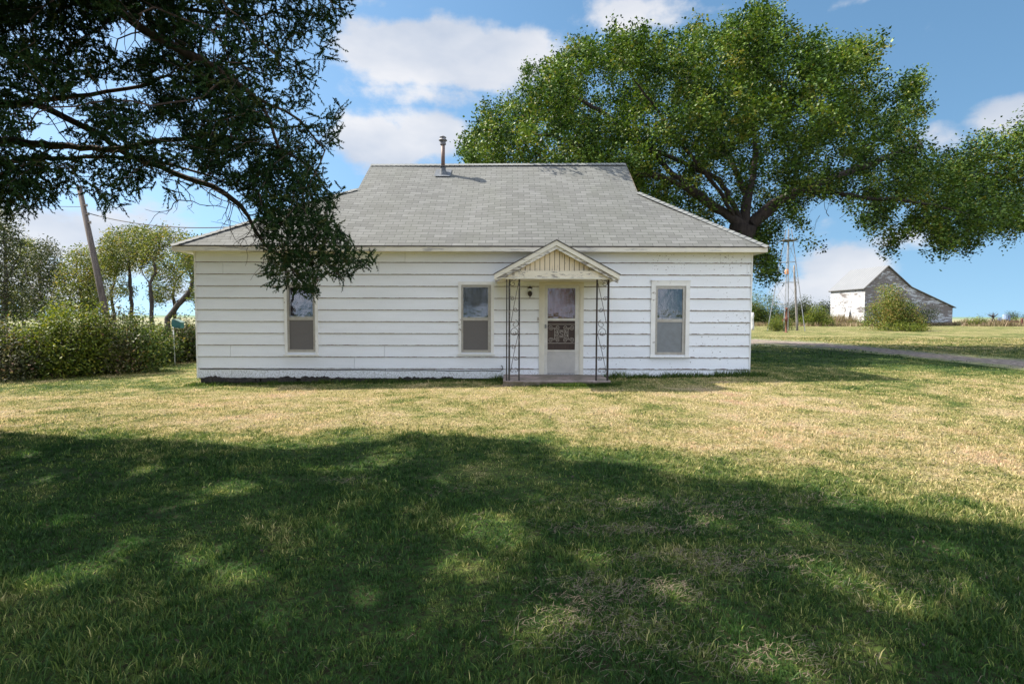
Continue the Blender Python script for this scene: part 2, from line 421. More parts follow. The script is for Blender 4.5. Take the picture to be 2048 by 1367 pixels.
# ------------------------------------------------------------------ ground
YW = 12.4                                              # plane of the front wall
XL = at(394, 640, YW)[0]; XR = at(1500, 640, YW)[0]
YB = 19.6                                              # back wall
def zw(y, x=1024): return float(at(x, y, YW)[2])
def xw(x, y=640): return float(at(x, y, YW)[0])
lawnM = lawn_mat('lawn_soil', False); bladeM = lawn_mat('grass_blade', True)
def axis(lo, hi, fine_lo, fine_hi, st):
    a = list(np.arange(fine_lo, fine_hi+1e-6, st)); g = st
    x = fine_hi
    while x < hi: g *= 1.5; x += g; a.append(x)
    x = fine_lo; g = st
    while x > lo: g *= 1.5; x -= g; a.insert(0, x)
    return np.array(a)
gx = axis(-2500, 2500, -24, 24, 1.0); gy = axis(-300, 4500, -4, 32, 1.0)
gX, gY = np.meshgrid(gx, gy); gZ = gz(gX, gY)
nx, ny = len(gx), len(gy); ii = (np.arange(ny-1)[:, None]*nx+np.arange(nx-1)[None]).ravel()
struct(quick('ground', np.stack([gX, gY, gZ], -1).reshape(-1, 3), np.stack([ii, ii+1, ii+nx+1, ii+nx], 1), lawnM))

# gravel driveway
near_e = [(1440, 690), (1490, 692), (1560, 694), (1620, 697), (1700, 703), (1800, 713), (1900, 724), (2048, 741), (2300, 772)]
far_e = [(1440, 673), (1490, 675), (1560, 678), (1620, 681), (1700, 688), (1800, 698), (1900, 707), (2048, 718), (2300, 738)]
DR = []
for (a, b) in zip(near_e, far_e):
    DR.append((gnd(*a), gnd(*b)))
def drive_mat():
    m, nt, b = mat('gravel'); t = NT(nt); p = t.mapping(t.pos(), (1, 1, 0))
    f = t.noise(p, 5, 8, .85); g = t.noise(p, .9, 4, .6)
    c = t.ramp(f, [(.38, (.07, .052, .042)), (.5, (.19, .15, .12)), (.60, (.40, .33, .28))])
    gcol = t.ramp(t.noise(p, 2.5, 6), [(.35, (.07, .10, .03)), (.65, (.26, .25, .10))])
    u = t.uv(); su = t.sep(u)[1]
    edge = t.m('ABSOLUTE', t.m('SUBTRACT', su, .5)); e2 = t.m('ADD', t.m('ADD', edge, t.m('MULTIPLY', t.m('SUBTRACT', g, .5), 1.0)), t.m('MULTIPLY', t.m('SUBTRACT', t.noise(p, 6, 5, .7), .5), .5))
    k = t.ramp(e2, [(.16, 0.0), (.34, 1.0)])
    t.l(t.mix(k, c, gcol), b.inputs['Base Color']); b.inputs['Roughness'].default_value = .95; t.bump(f, 1, .03, b); return m
mb = MB(); K = 10
for i in range(len(DR)-1):
    (a0, b0), (a1, b1) = DR[i], DR[i+1]
    for k in range(K):
        P = []; U = []
        for (s, q) in ((i, k), (i+1, k), (i+1, k+1), (i, k+1)):
            a, b = DR[s]; p = a+(b-a)*q/K; P.append((p[0], p[1], float(gz(p[0], p[1]))+.012)); U.append((s, q/K))
        mb.poly(P, U)
struct(mb.build('driveway', drive_mat()))
DRpoly = [tuple((a+(b-a)*.2)[:2]) for a, b in DR]+[tuple((b+(a-b)*.2)[:2]) for a, b in reversed(DR)]

# grass blades, clippings, fallen leaves
def in_house(x, y, pad=0.0):
    slab = (x > -.22-pad) & (x < 2.12+pad) & (y > 11.1-pad) & (y < YW+.1)
    return ((x > XL-pad) & (x < XR+pad) & (y > YW-pad) & (y < YB+pad)) | slab
def blades():
    Vs = []; Ts = []; Fs = []; base = 0
    # (y0, y1, density, height, width)
    for (y0, y1, dn, h, w) in ((1.75, 3.0, 11000, .040, .0034), (3.0, 4.6, 7500, .038, .0044), (4.6, 7.0, 4200, .036, .006), (7.0, 10, 2000, .026, .008), (10, 13, 1300, .026, .009), (13, 19, 420, .03, .014), (19, 34, 110, .045, .026)):
        xm = 1.06*y1+(2.2 if y1 < 8 else 4); n = int((y1-y0)*2*xm*dn)
        tf = 9 if y1 < 8 else 6; nt_ = n//tf; cx_ = rng.uniform(-xm, xm, nt_); cy_ = rng.uniform(y0, y1, nt_); sp_ = .016 if y1 < 8 else .03; n = nt_*tf
        tx = rng.normal(0, sp_, n); ty = rng.normal(0, sp_, n); x = np.repeat(cx_, tf)+tx; y = np.repeat(cy_, tf)+ty; tufth = np.repeat(rng.gamma(5, .2, nt_), tf); tuftt = np.repeat(rng.normal(0, .13, nt_), tf)
        ok = (np.abs(x) < 1.04*y+(1.9 if y1 < 8 else 4)) & ~in_house(x, y, -.03) & ~inpoly(x, y, DRpoly)
        # bare and thin patches
        q = np.sin(x*1.7+1.3*np.sin(y*1.1))*np.sin(y*2.3+1.7*np.sin(x*.9))+.5*np.sin(x*5.1+y*3.3)*np.sin(y*6.2-x*1.9)
        ok &= rng.random(n) < np.clip(1.1-.45*(q > .72), 0, 1)
        x = x[ok]; y = y[ok]; q = q[ok]; tx = tx[ok]; ty = ty[ok]; tufth = tufth[ok]; tuftt = tuftt[ok]; n = len(x); z = gz(x, y)
        hh = .64*h*np.minimum(tufth, 1.3)*rng.gamma(7, .143, n)*(1+.35*np.sin(x*2.1+y)*np.sin(y*1.6-x*.7))*np.where(q < -.6, 1.25, 1); ww = 1.25*w*rng.uniform(.6, 1.4, n)
        th = rng.uniform(0, 2*math.pi, n); lean = rng.uniform(.1, 1.1, n)*hh; fa = rng.uniform(0, 2*math.pi, n)
        dx = np.cos(th)*lean*.7+tx/sp_*hh*.4; dy = np.sin(th)*lean*.7+ty/sp_*hh*.4; sx = np.cos(fa)*ww*.5; sy = np.sin(fa)*ww*.5
        b0 = np.stack([x-sx, y-sy, z-.003], 1); b1 = np.stack([x+sx, y+sy, z-.003], 1)
        m0 = np.stack([x+dx*.35-sx*.8, y+dy*.35-sy*.8, z+hh*.6], 1); m1 = np.stack([x+dx*.35+sx*.8, y+dy*.35+sy*.8, z+hh*.6], 1)
        tp = np.stack([x+dx, y+dy, z+hh*.93], 1)
        V = np.stack([b0, b1, m1, m0, tp], 1).reshape(-1, 3); k = np.arange(n)*5+base
        Fs.append(np.concatenate([np.stack([k, k+1, k+2], 1), np.stack([k, k+2, k+3], 1), np.stack([k+3, k+2, k+4], 1)]))
        t = rng.normal(.5, .17, n)+tuftt; Ts.append(np.concatenate([t, t, t])); Vs.append(V); base += 5*n
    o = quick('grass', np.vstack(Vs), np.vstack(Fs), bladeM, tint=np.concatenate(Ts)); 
    tag(o, 'short patchy green and tan mown grass over the whole yard', 'grass', kind='stuff')
blades()
strawM = simple('straw', (.27, .21, .14), (.11, .08, .05), 60)
def clippings():
    Vs = []
    spots = [(1265, 1065, .32, .06, 420), (1250, 1185, .25, .10, 500), (1370, 1118, .30, .06, 260), (1290, 1012, .45, .09, 320), (1440, 1135, .25, .07, 180), (1180, 1250, .22, .10, 300), (1590, 1000, .6, .12, 260), (1420, 1030, .4, .12, 260),
             (1850, 1180, .4, .12, 160), (1240, 1300, .25, .1, 200), (1620, 1130, .4, .15, 200), (1560, 1320, .2, .1, 180), (900, 985, .2, .08, 60), (690, 965, .2, .06, 90), (560, 855, .5, .12, 120), (800, 873, .5, .12, 120), (1750, 880, 1.2, .3, 420), (1280, 850, .8, .2, 200), (1950, 930, .8, .3, 300), (1540, 920, .6, .2, 150)]
    X = []; Y = []
    for (px, py, rx, ry, n) in spots:
        p = gnd(px, py); X.append(p[0]+rng.normal(0, rx, n)); Y.append(p[1]+rng.normal(0, ry, n))
    X.append(rng.uniform(-1, 6, 900)); Y.append(rng.uniform(1.9, 6, 900)); X.append(rng.uniform(0, 12, 900)); Y.append(rng.uniform(6, 11, 900))
    x = np.concatenate(X); y = np.concatenate(Y); k_ = rng.random(len(x)) < .55; x = x[k_]; y = y[k_]; x = np.concatenate([x]+[x+rng.normal(0, .03, len(x)) for _ in range(1)]); y = np.concatenate([y]+[y+rng.normal(0, .02, len(y)) for _ in range(1)]); n = len(x); z = gz(x, y)+rng.uniform(.008, .045, n)
    l = rng.uniform(.02, .075, n); th = rng.normal(.2, .8, n); d = np.stack([np.cos(th), np.sin(th), rng.normal(0, .22, n)], 1)*l[:, None]; w = np.stack([-np.sin(th), np.cos(th), np.zeros(n)], 1)*(.0004+.00022*y)[:, None]
    c = np.stack([x, y, z], 1); bend = np.stack([rng.normal(0, .01, n), rng.normal(0, .01, n), np.full(n, .006)], 1)
    V = np.stack([c-d/2-w, c-d/2+w, c+w+bend, c+d/2, c-w+bend], 1).reshape(-1, 3)
    k = np.arange(n)*5
    o = quick('dry_clippings', V, np.concatenate([np.stack([k, k+1, k+2], 1), np.stack([k, k+2, k+4], 1), np.stack([k+4, k+2, k+3], 1)]), strawM)
    tag(o, 'pale dry grass clippings lying in thin rows on the shaded lawn', 'clippings', kind='stuff')
clippings()
def litter():
    n = 1500; y = rng.uniform(6.5, 12.2, n); x = rng.uniform(-1, 1, n)*y*1.0
    n2 = 110; y = np.concatenate([y, rng.uniform(2, 6, n2)]); x = np.concatenate([x, rng.uniform(-1, 1, n2)*y[-n2:]])
    ok = ~in_house(x, y, .02); x = x[ok]; y = y[ok]; n = len(x)
    c = np.stack([x, y, gz(x, y)+.018+.012*(y > 6.5)], 1); s = rng.uniform(.006, .02, n)[:, None]
    nr = rng.normal(0, .5, (n, 3)); nr[:, 2] = 1; nr = unit(nr); a = unit(np.cross(nr, rng.normal(0, 1, (n, 3)))); b = np.cross(nr, a)
    V = np.stack([c-a*s, c+b*s*.6+nr*s*.3, c+a*s, c-b*s*.6+nr*s*.3], 1).reshape(-1, 3)
    o = quick('fallen_leaves', V, np.arange(n*4).reshape(-1, 4), simple('dead_leaf', (.065, .042, .025), (.03, .02, .012), 20))
    tag(o, 'small dark fallen leaves scattered over the lawn', 'fallen leaves', kind='stuff')
litter()

# ------------------------------------------------------------------ farmhouse
def paint_mat(name, base=(.80, .79, .75), under=(.16, .11, .075), thresh=.62, streak=(1, 1, 1), scale=9, grey=None, rough=.55, ybias=0.0):
    """old paint flaking off in patches"""
    m, nt, b = mat(name); t = NT(nt); p = t.mapping(t.pos(), streak)
    f = t.noise(p, scale, 8, .7); g = t.noise(t.pos(), 1.3, 4)
    v = t.m('ADD', f, t.m('MULTIPLY', t.m('SUBTRACT', g, .5), .5))
    c = t.mix(t.ramp(t.noise(t.pos(), 3, 6, .6), [(.35, 0.0), (.7, 1.0)]), base, tuple(x*.86 for x in base))
    un = t.mix(t.noise(p, scale*2.3, 5), under, grey or tuple(x*2.2 for x in under))
    t.l(t.mix(t.ramp(v, [(thresh, 0.0), (thresh+.03, 1.0)]), c, un), b.inputs['Base Color'])
    b.inputs['Roughness'].default_value = rough; t.bump(f, .3, .004, b); return m
def siding_mat():
    m, nt, b = mat('painted_siding'); t = NT(nt); p = t.pos(); s = t.sep(p); u = t.sep(t.uv())
    base = t.mix(t.ramp(t.noise(t.mapping(p, (1, 1, 5)), .8, 5, .6), [(.3, 0.0), (.75, 1.0)]), (.80, .82, .835), (.72, .735, .74))
    # faint vertical grain
    gr = t.noise(t.mapping(p, (60, 60, 1.5)), 1.0, 3, .6)
    base = t.mix(t.m('MULTIPLY', gr, .10), base, (.5, .48, .43))
    # dirt, failed paint and painted lap shade on lower edges, stronger to the right
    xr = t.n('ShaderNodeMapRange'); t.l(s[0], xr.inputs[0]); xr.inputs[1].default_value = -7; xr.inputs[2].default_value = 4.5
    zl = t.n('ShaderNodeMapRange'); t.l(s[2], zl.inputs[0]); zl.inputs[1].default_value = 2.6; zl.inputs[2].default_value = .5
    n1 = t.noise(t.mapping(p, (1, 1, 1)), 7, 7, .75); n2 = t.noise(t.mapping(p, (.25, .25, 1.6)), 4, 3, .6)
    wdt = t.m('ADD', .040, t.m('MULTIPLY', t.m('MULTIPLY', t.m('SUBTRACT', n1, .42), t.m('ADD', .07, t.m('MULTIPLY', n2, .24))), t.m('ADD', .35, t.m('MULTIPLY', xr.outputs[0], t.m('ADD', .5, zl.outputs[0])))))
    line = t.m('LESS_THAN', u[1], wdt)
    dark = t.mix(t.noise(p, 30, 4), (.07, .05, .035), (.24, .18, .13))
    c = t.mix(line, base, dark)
    # small chips
    n3 = t.noise(t.mapping(p, (1, 1, 1.8)), 16, 4, .6); n4 = t.noise(p, .9, 3, .6)
    th = t.m('SUBTRACT', .80, t.m('MULTIPLY', t.m('MULTIPLY', xr.outputs[0], n4), .25))
    c = t.mix(t.m('GREATER_THAN', n3, th), c, (.20, .17, .14))
    # splashed dirt at the foot of the wall
    ft = t.n('ShaderNodeMapRange'); t.l(s[2], ft.inputs[0]); ft.inputs[1].default_value = .36; ft.inputs[2].default_value = .0
    n5 = t.noise(p, 45, 3, .7)
    k = t.m('GREATER_THAN', t.m('ADD', n5, t.m('MULTIPLY', ft.outputs[0], .26)), .69)
    c = t.mix(t.m('MULTIPLY', k, .5), c, (.22, .21, .15))
    t.l(c, b.inputs['Base Color']); b.inputs['Roughness'].default_value = .5; b.inputs['Specular IOR Level'].default_value = .3
    t.bump(gr, .15, .003, b); return m
def shingle_mat(name='shingles'):
    m, nt, b = mat(name); t = NT(nt); p = t.pos(); uv = t.uv()
    wob = t.mapping(uv, (1, 1, 1)); 
    br = t.n('ShaderNodeTexBrick'); t.l(wob, br.inputs['Vector']); br.inputs['Scale'].default_value = 1.0
    br.inputs['Brick Width'].default_value = .305; br.inputs['Row Height'].default_value = .132; br.inputs['Mortar Size'].default_value = .0065; br.inputs['Mortar Smooth'].default_value = .1
    br.offset = .5; br.inputs['Color1'].default_value = (.0, .0, .0, 1); br.inputs['Color2'].default_value = (1, 1, 1, 1); br.inputs['Mortar'].default_value = (.5, .5, .5, 1); br.inputs['Bias'].default_value = 0
    su = t.sep(uv)
    row = t.m('FRACT', t.m('DIVIDE', su[1], .132))
    # only the vertical slots and a thin butt shadow are dark
    tone = t.ramp(br.outputs['Color'], [(0, (.105, .105, .097)), (1, (.175, .176, .164))])
    st = t.noise(t.mapping(p, (1.2, .6, .6)), 1.1, 5, .65)
    tone = t.mix(t.ramp(st, [(.35, 0.0), (.7, .55)]), tone, (.105, .11, .088))
    gran = t.noise(p, 120, 2); tone = t.mix(t.m('MULTIPLY', gran, .25), tone, (.13, .13, .125))
    n1 = t.noise(t.mapping(p, (1, 2, 2)), 5, 4, .7)
    mor = t.m('MULTIPLY', br.outputs['Fac'], t.ramp(n1, [(.2, .5), (.6, .95)]))
    t.l(t.mix(mor, tone, (.045, .048, .04)), b.inputs['Base Color'])
    b.inputs['Roughness'].default_value = .9
    h = t.m('SUBTRACT', t.m('SUBTRACT', 1.0, row), t.m('MULTIPLY', br.outputs['Fac'], .8)); t.bump(h, .6, .012, b)
    return m
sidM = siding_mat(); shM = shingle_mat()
whiteP = paint_mat('trim_paint', (.76, .75, .70), (.14, .11, .085), .66, (1, 1, 1), 11)
fasciaM = paint_mat('fascia_paint', (.70, .65, .53), (.22, .19, .15), .57, (.25, 1, 4), 7, (.5, .48, .44))
peelM = paint_mat('peeling_paint', (.74, .71, .64), (.085, .07, .055), .47, (.5, .5, 2.5), 11, (.36, .33, .3))
gableM = paint_mat('gable_board_paint', (.72, .60, .41), (.16, .11, .07), .58, (5, 5, .5), 6, (.4, .34, .27))
creamM = paint_mat('cream_trim', (.70, .66, .55), (.2, .16, .1), .72, (1, 1, 1), 14)
aluM = simple('aluminium_frame', (.42, .40, .35), (.34, .31, .26), 12, .5, .2)
alu2M = simple('storm_door_metal', (.62, .60, .54), (.52, .49, .42), 6, .45, .15)
panelM = simple('door_kick_panel', (.46, .44, .40), (.38, .36, .33), 3, .5, .1)
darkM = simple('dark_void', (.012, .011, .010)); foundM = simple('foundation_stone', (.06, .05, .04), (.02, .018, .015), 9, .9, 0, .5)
ironM = simple('black_iron', (.016, .014, .013), (.04, .022, .015), 25, .6, .1)
rustM = paint_mat('rusty_iron', (.03, .026, .024), (.20, .08, .035), .58, (3, 3, 1), 14, (.75, .72, .68))
galvM = simple('galvanised_metal', (.30, .31, .32), (.18, .185, .19), 9, .6, .3)
def pane_mat(name, trans, rough=.02, spec=.5, base=(.012, .013, .014)):
    m, nt, b = mat(name); t = NT(nt)
    g = t.n('ShaderNodeBsdfGlossy'); g.inputs['Roughness'].default_value = rough; g.inputs['Color'].default_value = (.95, .97, 1, 1)
    tr = t.n('ShaderNodeBsdfTransparent'); tr.inputs[0].default_value = (trans, trans, trans, 1)
    wv = t.noise(t.pos(), 5, 3); bp = t.n('ShaderNodeBump'); bp.inputs['Strength'].default_value = .05; bp.inputs['Distance'].default_value = .05; t.l(wv, bp.inputs['Height']); t.l(bp.outputs[0], g.inputs['Normal'])
    ms = t.n('ShaderNodeMixShader'); ms.inputs[0].default_value = spec; t.l(tr.outputs[0], ms.inputs[1]); t.l(g.outputs[0], ms.inputs[2]); t.l(ms.outputs[0], nt.nodes['Material Output'].inputs[0]); return m
paneM = pane_mat('window_glass', .75, .02, .08)
screenM = simple('insect_screen', (.135, .125, .115), (.115, .105, .10), 200, .8)

ZT = zw(505); ZB = zw(757); H = (zw(526)-zw(738))/9.0
courses = [(zw(757), zw(738))]; z = zw(738)
for i in range(10):
    courses.append((z, z+H if i < 9 else zw(500))); z += H

house = empty('farmhouse', ((XL+XR)/2, YW, 0), 'long low white farmhouse with lapped siding, grey shingled hip roof and small gabled porch', 'house')
OPEN = []                                              # front openings (x0, x1, z0, z1)
def rect(px0, px1, py0, py1): return (xw(px0), xw(px1), zw(py1), zw(py0))
WIN = {'left': rect(577, 629.5, 572, 704), 'mid': rect(924, 979, 571, 704), 'right': rect(1310, 1368, 572, 707)}
DOORR = rect(1089, 1158, 569, 747)
OPEN = list(WIN.values())+[DOORR]
mb = MB()
rs = random.Random(5)
def board(mb, o, d, n, s0, s1, za, zb_, zc0, zc1):
    """piece of a lapped board on the wall through o along d with outward normal n"""
    def P(s, z, off): return (o[0]+d[0]*s+n[0]*off, o[1]+d[1]*s+n[1]*off, z)
    f = lambda z: .024-.018*(z-zc0)/(zc1-zc0)
    hh = zc1-zc0
    mb.poly([P(s0, za, f(za)), P(s1, za, f(za)), P(s1, zb_, f(zb_)), P(s0, zb_, f(zb_))], [(s0, (za-zc0)/hh), (s1, (za-zc0)/hh), (s1, (zb_-zc0)/hh), (s0, (zb_-zc0)/hh)])
    mb.poly([P(s0, za, -.006), P(s1, za, -.006), P(s1, za, f(za)), P(s0, za, f(za))], [(s0, 0), (s1, 0), (s1, 0), (s0, 0)])
    for s in (s0, s1): mb.poly([P(s, za, -.006), P(s, za, f(za)), P(s, zb_, f(zb_)), P(s, zb_, -.006)], [(s, 0)]*2+[(s, .9)]*2)
def wall_boards(mb, o, d, n, length, openings, jmap=None):
    for ci, (z0, z1) in enumerate(courses):
        lift = rs.uniform(-.004, .004) if ci else 0
        js = [0, length]; s = rs.uniform(1.2, 3.4)
        if jmap and ci in jmap: js += jmap[ci]
        else:
            while s < length-.6: js.append(s); s += 3.66
        js = sorted(js)
        for a, b in zip(js[:-1], js[1:]):
            cuts = sorted(set([a+.0035, b-.0035]+[v for (x0, x1, oz0, oz1) in openings for v in (x0, x1) if a < v < b and oz0 < z1 and oz1 > z0]))
            for s0, s1 in zip(cuts[:-1], cuts[1:]):
                mid = (s0+s1)/2; segs = [(z0, z1)]
                for (x0, x1, oz0, oz1) in openings:
                    if x0 < mid < x1:
                        ns = []
                        for (p, q) in segs:
                            if oz1 <= p or oz0 >= q: ns.append((p, q)); continue
                            if oz0 > p: ns.append((p, oz0))
                            if oz1 < q: ns.append((oz1, q))
                        segs = ns
                for (p, q) in segs:
                    if q-p > .01: board(mb, o, d, n, s0, s1, p, q, z0, z1)
def J(*px): return [xw(p)-XL for p in px]
jm = {10: J(811, 1437), 9: J(449, 759, 1600 if False else 1491), 8: J(703), 7: [], 6: [], 5: [], 4: [], 3: [], 2: J(460, 769), 1: J(708), 0: J(461, 770)}
lw = XR-XL; dep = YB-YW
wall_boards(mb, (XL, YW), (1, 0), (0, -1), lw, [(a-XL, b-XL, c, d) for a, b, c, d in OPEN], jm)
wall_boards(mb, (XL, YB), (0, -1), (-1, 0), dep, []); wall_boards(mb, (XR, YW), (0, 1), (1, 0), dep, []); wall_boards(mb, (XR, YB), (-1, 0), (0, 1), lw, [])
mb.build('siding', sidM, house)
# inner shell, seen only through gaps, and foundation
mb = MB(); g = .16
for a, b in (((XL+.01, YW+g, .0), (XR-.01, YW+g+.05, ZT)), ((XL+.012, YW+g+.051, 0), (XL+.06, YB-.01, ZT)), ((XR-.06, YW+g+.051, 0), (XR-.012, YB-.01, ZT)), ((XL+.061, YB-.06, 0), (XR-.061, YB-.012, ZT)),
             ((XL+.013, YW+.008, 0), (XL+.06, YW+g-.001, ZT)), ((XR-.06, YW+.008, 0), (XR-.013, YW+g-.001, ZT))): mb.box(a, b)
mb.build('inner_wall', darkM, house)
mb = MB(); mb.box((XL+.03, YW+.03, -.4), (XR-.03, YB-.03, ZB+.02))
for i in range(150):                                   # crumbling render and soil along the sill
    x_ = rs.uniform(XL+.05, -.3) if i < 120 else rs.uniform(2.2, XR-.1); w_ = rs.uniform(.04, .16); h_ = rs.uniform(.015, .05)*(1.3 if math.sin(x_*2.3) > 0 else .5)*(1 if i < 120 else .5)
    z_ = ZB-.09; P_ = [(x_-w_, z_), (x_+w_, z_), (x_+w_*rs.uniform(.6, .9), z_+.08+h_*rs.uniform(.3, .8)), (x_+w_*rs.uniform(-.2, .3), z_+.09+h_), (x_-w_*rs.uniform(.6, .9), z_+.08+h_*rs.uniform(.3, .9))]
    mb.prism(P_, YW-.032-rs.uniform(0, .02), YW+.03)
mb.build('foundation', foundM, house)
# corner boards
for sx, x in ((-1, XL), (1, XR)):
    mb = MB()
    for ci, (z0, z1) in enumerate(courses):
        j = rs.uniform(-.003, .003)
        mb.box((x-.012*sx, YW-.030+j, z0+.002), (x+sx*(.022+j), YW+.05, z1-.003))
    mb.build('corner_board', whiteP, house)

# roof ---------------------------------------------------------------
YE = 12.05; E_L = at(341, 491, YE); E_R = at(1538, 491.5, YE); ZE = (E_L[2]+E_R[2])/2
MS = .75
def onroof(px, py):                                     # point of the front slope seen at a pixel
    d = ray(px, py); k = (ZE-CAM[2]-MS*YE)/(d[2]-MS*d[1]); return CAM+d*k
KL = onroof(712, 376); KR = onroof(1268, 383); RL_ = onroof(745, 332.5); RR_ = onroof(1257, 327)
YR = (RL_[1]+RR_[1])/2; zr = ZE+MS*(YR-YE)
XKL = (KL[0]+RL_[0])/2; XKR = (KR[0]+RR_[0])/2; YK = (KL[1]+KR[1])/2; YKL, YKR = KL[1], KR[1]
YE2 = 2*YR-YE
def rz(y): return ZE+MS*(y-YE)
A0 = (E_L[0], YE, ZE); A1 = (E_R[0], YE, ZE); B0 = (E_L[0], YE2, ZE); B1 = (E_R[0], YE2, ZE)
kl = (XKL, YKL, rz(YKL)); kr = (XKR, YKR, rz(YKR)); rl = (XKL, YR, zr-.0); rr = (XKR, YR, zr+.05)
kl2 = (XKL, 2*YR-YKL, rz(YKL)); kr2 = (XKR, 2*YR-YKR, rz(YKR))
mb = MB(); cs = math.sqrt(1+MS*MS)
# the front slope is cut into a fine grid so that it can sag a little like the old roof does
def edge_x(y):
    yl = (y-YE)/(YKL-YE); yr_ = (y-YE)/(YKR-YE)
    return (A0[0]+(XKL-A0[0])*min(1, yl), A1[0]+(XKR-A1[0])*min(1, yr_))
def sag(x, y):
    t = (y-YE)/(YR-YE); u = (x-A0[0])/(A1[0]-A0[0])
    w = math.sin(math.pi*t)*min(1, 6*u, 6*(1-u))
    return .035*w*(math.sin(x*1.05+.6)+.6*math.sin(x*2.3+y))+t*.05*max(0, u-.5)*2
ys = sorted(set(list(np.linspace(YE, YR, 26))+[YKL, YKR])); NX = 60
def slope(sign):
    for y0, y1 in zip(ys[:-1], ys[1:]):
        a0, a1 = edge_x(y0+1e-9); b0, b1 = edge_x(y1-1e-9)
        for k in range(NX):
            q = []; U = []
            for (y, e0, e1, kk) in ((y0, a0, a1, k), (y0, a0, a1, k+1), (y1, b0, b1, k+1), (y1, b0, b1, k)):
                x = e0+(e1-e0)*kk/NX; yy = y if sign > 0 else 2*YR-y
                q.append((x, yy, rz(y)+sag(x, y))); U.append((x, (y-YE)*cs))
            if sign < 0: q.reverse(); U.reverse()
            mb.poly(q, U)
slope(1); slope(-1)
hipl = math.hypot(XKL-A0[0], kl[2]-ZE); hipr = math.hypot(A1[0]-XKR, kr[2]-ZE)
mb.poly([B0, A0, kl, kl2], [(B0[1], 0), (A0[1], 0), (kl[1], hipl), (kl2[1], hipl)])
mb.poly([A1, B1, kr2, kr], [(A1[1], 0), (B1[1], 0), (kr2[1], hipr), (kr[1], hipr)])
roof = mb.build('roof', shM, house)
mb = MB()                                               # gablet ends and dark drip edge
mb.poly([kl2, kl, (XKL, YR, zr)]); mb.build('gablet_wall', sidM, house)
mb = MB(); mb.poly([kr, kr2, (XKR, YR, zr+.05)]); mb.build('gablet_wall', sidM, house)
mb = MB(); e = .004
mb.box((A0[0], YE+e, ZE-.024), (A1[0], YE+.03, ZE-.002)); mb.box((A0[0]+e, YE+.031, ZE-.024), (A0[0]+.03, YE2, ZE-.002)); mb.box((A1[0]-.03, YE+.031, ZE-.024), (A1[0]-e, YE2, ZE-.002)); mb.box((A0[0], YE2-.03, ZE-.024), (A1[0], YE2-e, ZE-.002))
mb.build('drip_edge', simple('dark_drip_edge', (.10, .085, .07), (.05, .04, .035), 20), roof)
# hip and ridge caps
def caps(P, Q, w=.13, st=.145, dn=-.06):
    P = np.array(P); Q = np.array(Q); d = Q-P; Lh = np.linalg.norm(d); d /= Lh; s = unit(np.cross(d, [0, 0, 1.0])); n = int(Lh/st); m_ = MB()
    upv = np.cross(s, d)
    for i in range(n):
        a = P+d*(i*st); b = P+d*((i+1)*st+.01); h0 = .022; h1 = .010
        for sg in (-1, 1):
            m_.poly([a+upv*h0, b+upv*h1, b+s*sg*w+upv*(h1+dn), a+s*sg*w+upv*(h0+dn)] if sg > 0 else [a+upv*h0, a+s*sg*w+upv*(h0+dn), b+s*sg*w+upv*(h1+dn), b+upv*h1], [(i*.3, 0.05), (i*.3+.1, 0.05), (i*.3+.1, .1), (i*.3, .1)])
    return m_
capM = simple('cap_shingles', (.22, .225, .21), (.16, .165, .155), 6, .9)
for (P, Q) in ((A0, kl), (A1, kr), (rl, rr)): caps(P, Q, dn=-.088 if P is rl else -.06).build('cap_shingle_row', capM, roof)

# fascia and soffit
zf0 = float(at(1100, 503, YE+.01)[2]); zs = zf0+.012
mb = MB(); f0 = ZE-.026
mb.box((A0[0]+.02, YE+.012, zf0), (A1[0]-.02, YE+.034, f0)); mb.box((A0[0]+.02, YE+.0345, zf0), (A0[0]+.042, YE2-.035, f0)); mb.box((A1[0]-.042, YE+.0345, zf0), (A1[0]-.02, YE2-.035, f0)); mb.box((A0[0]+.02, YE2-.034, zf0), (A1[0]-.02, YE2-.012, f0))
mb.build('fascia', fasciaM, house)
mb = MB(); mb.box((A0[0]+.043, YE+.035, zs), (A1[0]-.043, YW-.001, zs+.015)); mb.box((A0[0]+.043, YW, zs), (XL-.0, YE2-.036, zs+.015)); mb.box((XR, YW, zs), (A1[0]-.043, YE2-.036, zs+.015)); mb.box((XL+.001, YB+.0, zs), (XR-.001, YE2-.036, zs+.015))
mb.build('soffit', creamM, house)

# flue pipe
fb = onroof(887, 346); ft = at(885, 276, fb[1]); xf, yf = (fb[0]+ft[0])/2, fb[1]; zb0 = fb[2]
mb = MB(); mb.lathe((xf, yf, zb0), [(.0, .0), (.055, .0), (.055, ft[2]-zb0-.14), (0, ft[2]-zb0-.14)], 14)
flueM = paint_mat('sooty_metal', (.15, .14, .135), (.06, .035, .028), .44, (6, 6, .6), 5, (.20, .11, .075), .6)
flue = mb.build('flue_pipe', flueM, house, True)
mb = MB(); hh = ft[2]-zb0
mb.lathe((xf, yf, zb0+hh-.20), [(.055, 0), (.085, .01), (.085, .06), (.075, .065), (.075, .09), (.125, .13), (.075, .19), (.075, .205), (.10, .215), (.03, .26), (0, .265)], 14)
mb.build('pipe_cap', simple('dull_cap_metal', (.24, .24, .25), (.10, .09, .09), 14, .6, .3), flue, False)
mb = MB(); mb.lathe((xf, yf, zb0-.08), [(.12, 0), (.095, .1), (.075, .22), (.062, .24), (.10, .245), (.10, .262), (.056, .27)], 16)
mb.poly([(xf-.23, yf-.2, zb0-.2*MS+.008), (xf+.23, yf-.2, zb0-.2*MS+.008), (xf+.23, yf+.2, zb0+.2*MS+.008), (xf-.23, yf+.2, zb0+.2*MS+.008)])
mb.build('flashing', simple('dull_zinc', (.13, .145, .16), (.08, .09, .10), 9, .7, .1), flue)

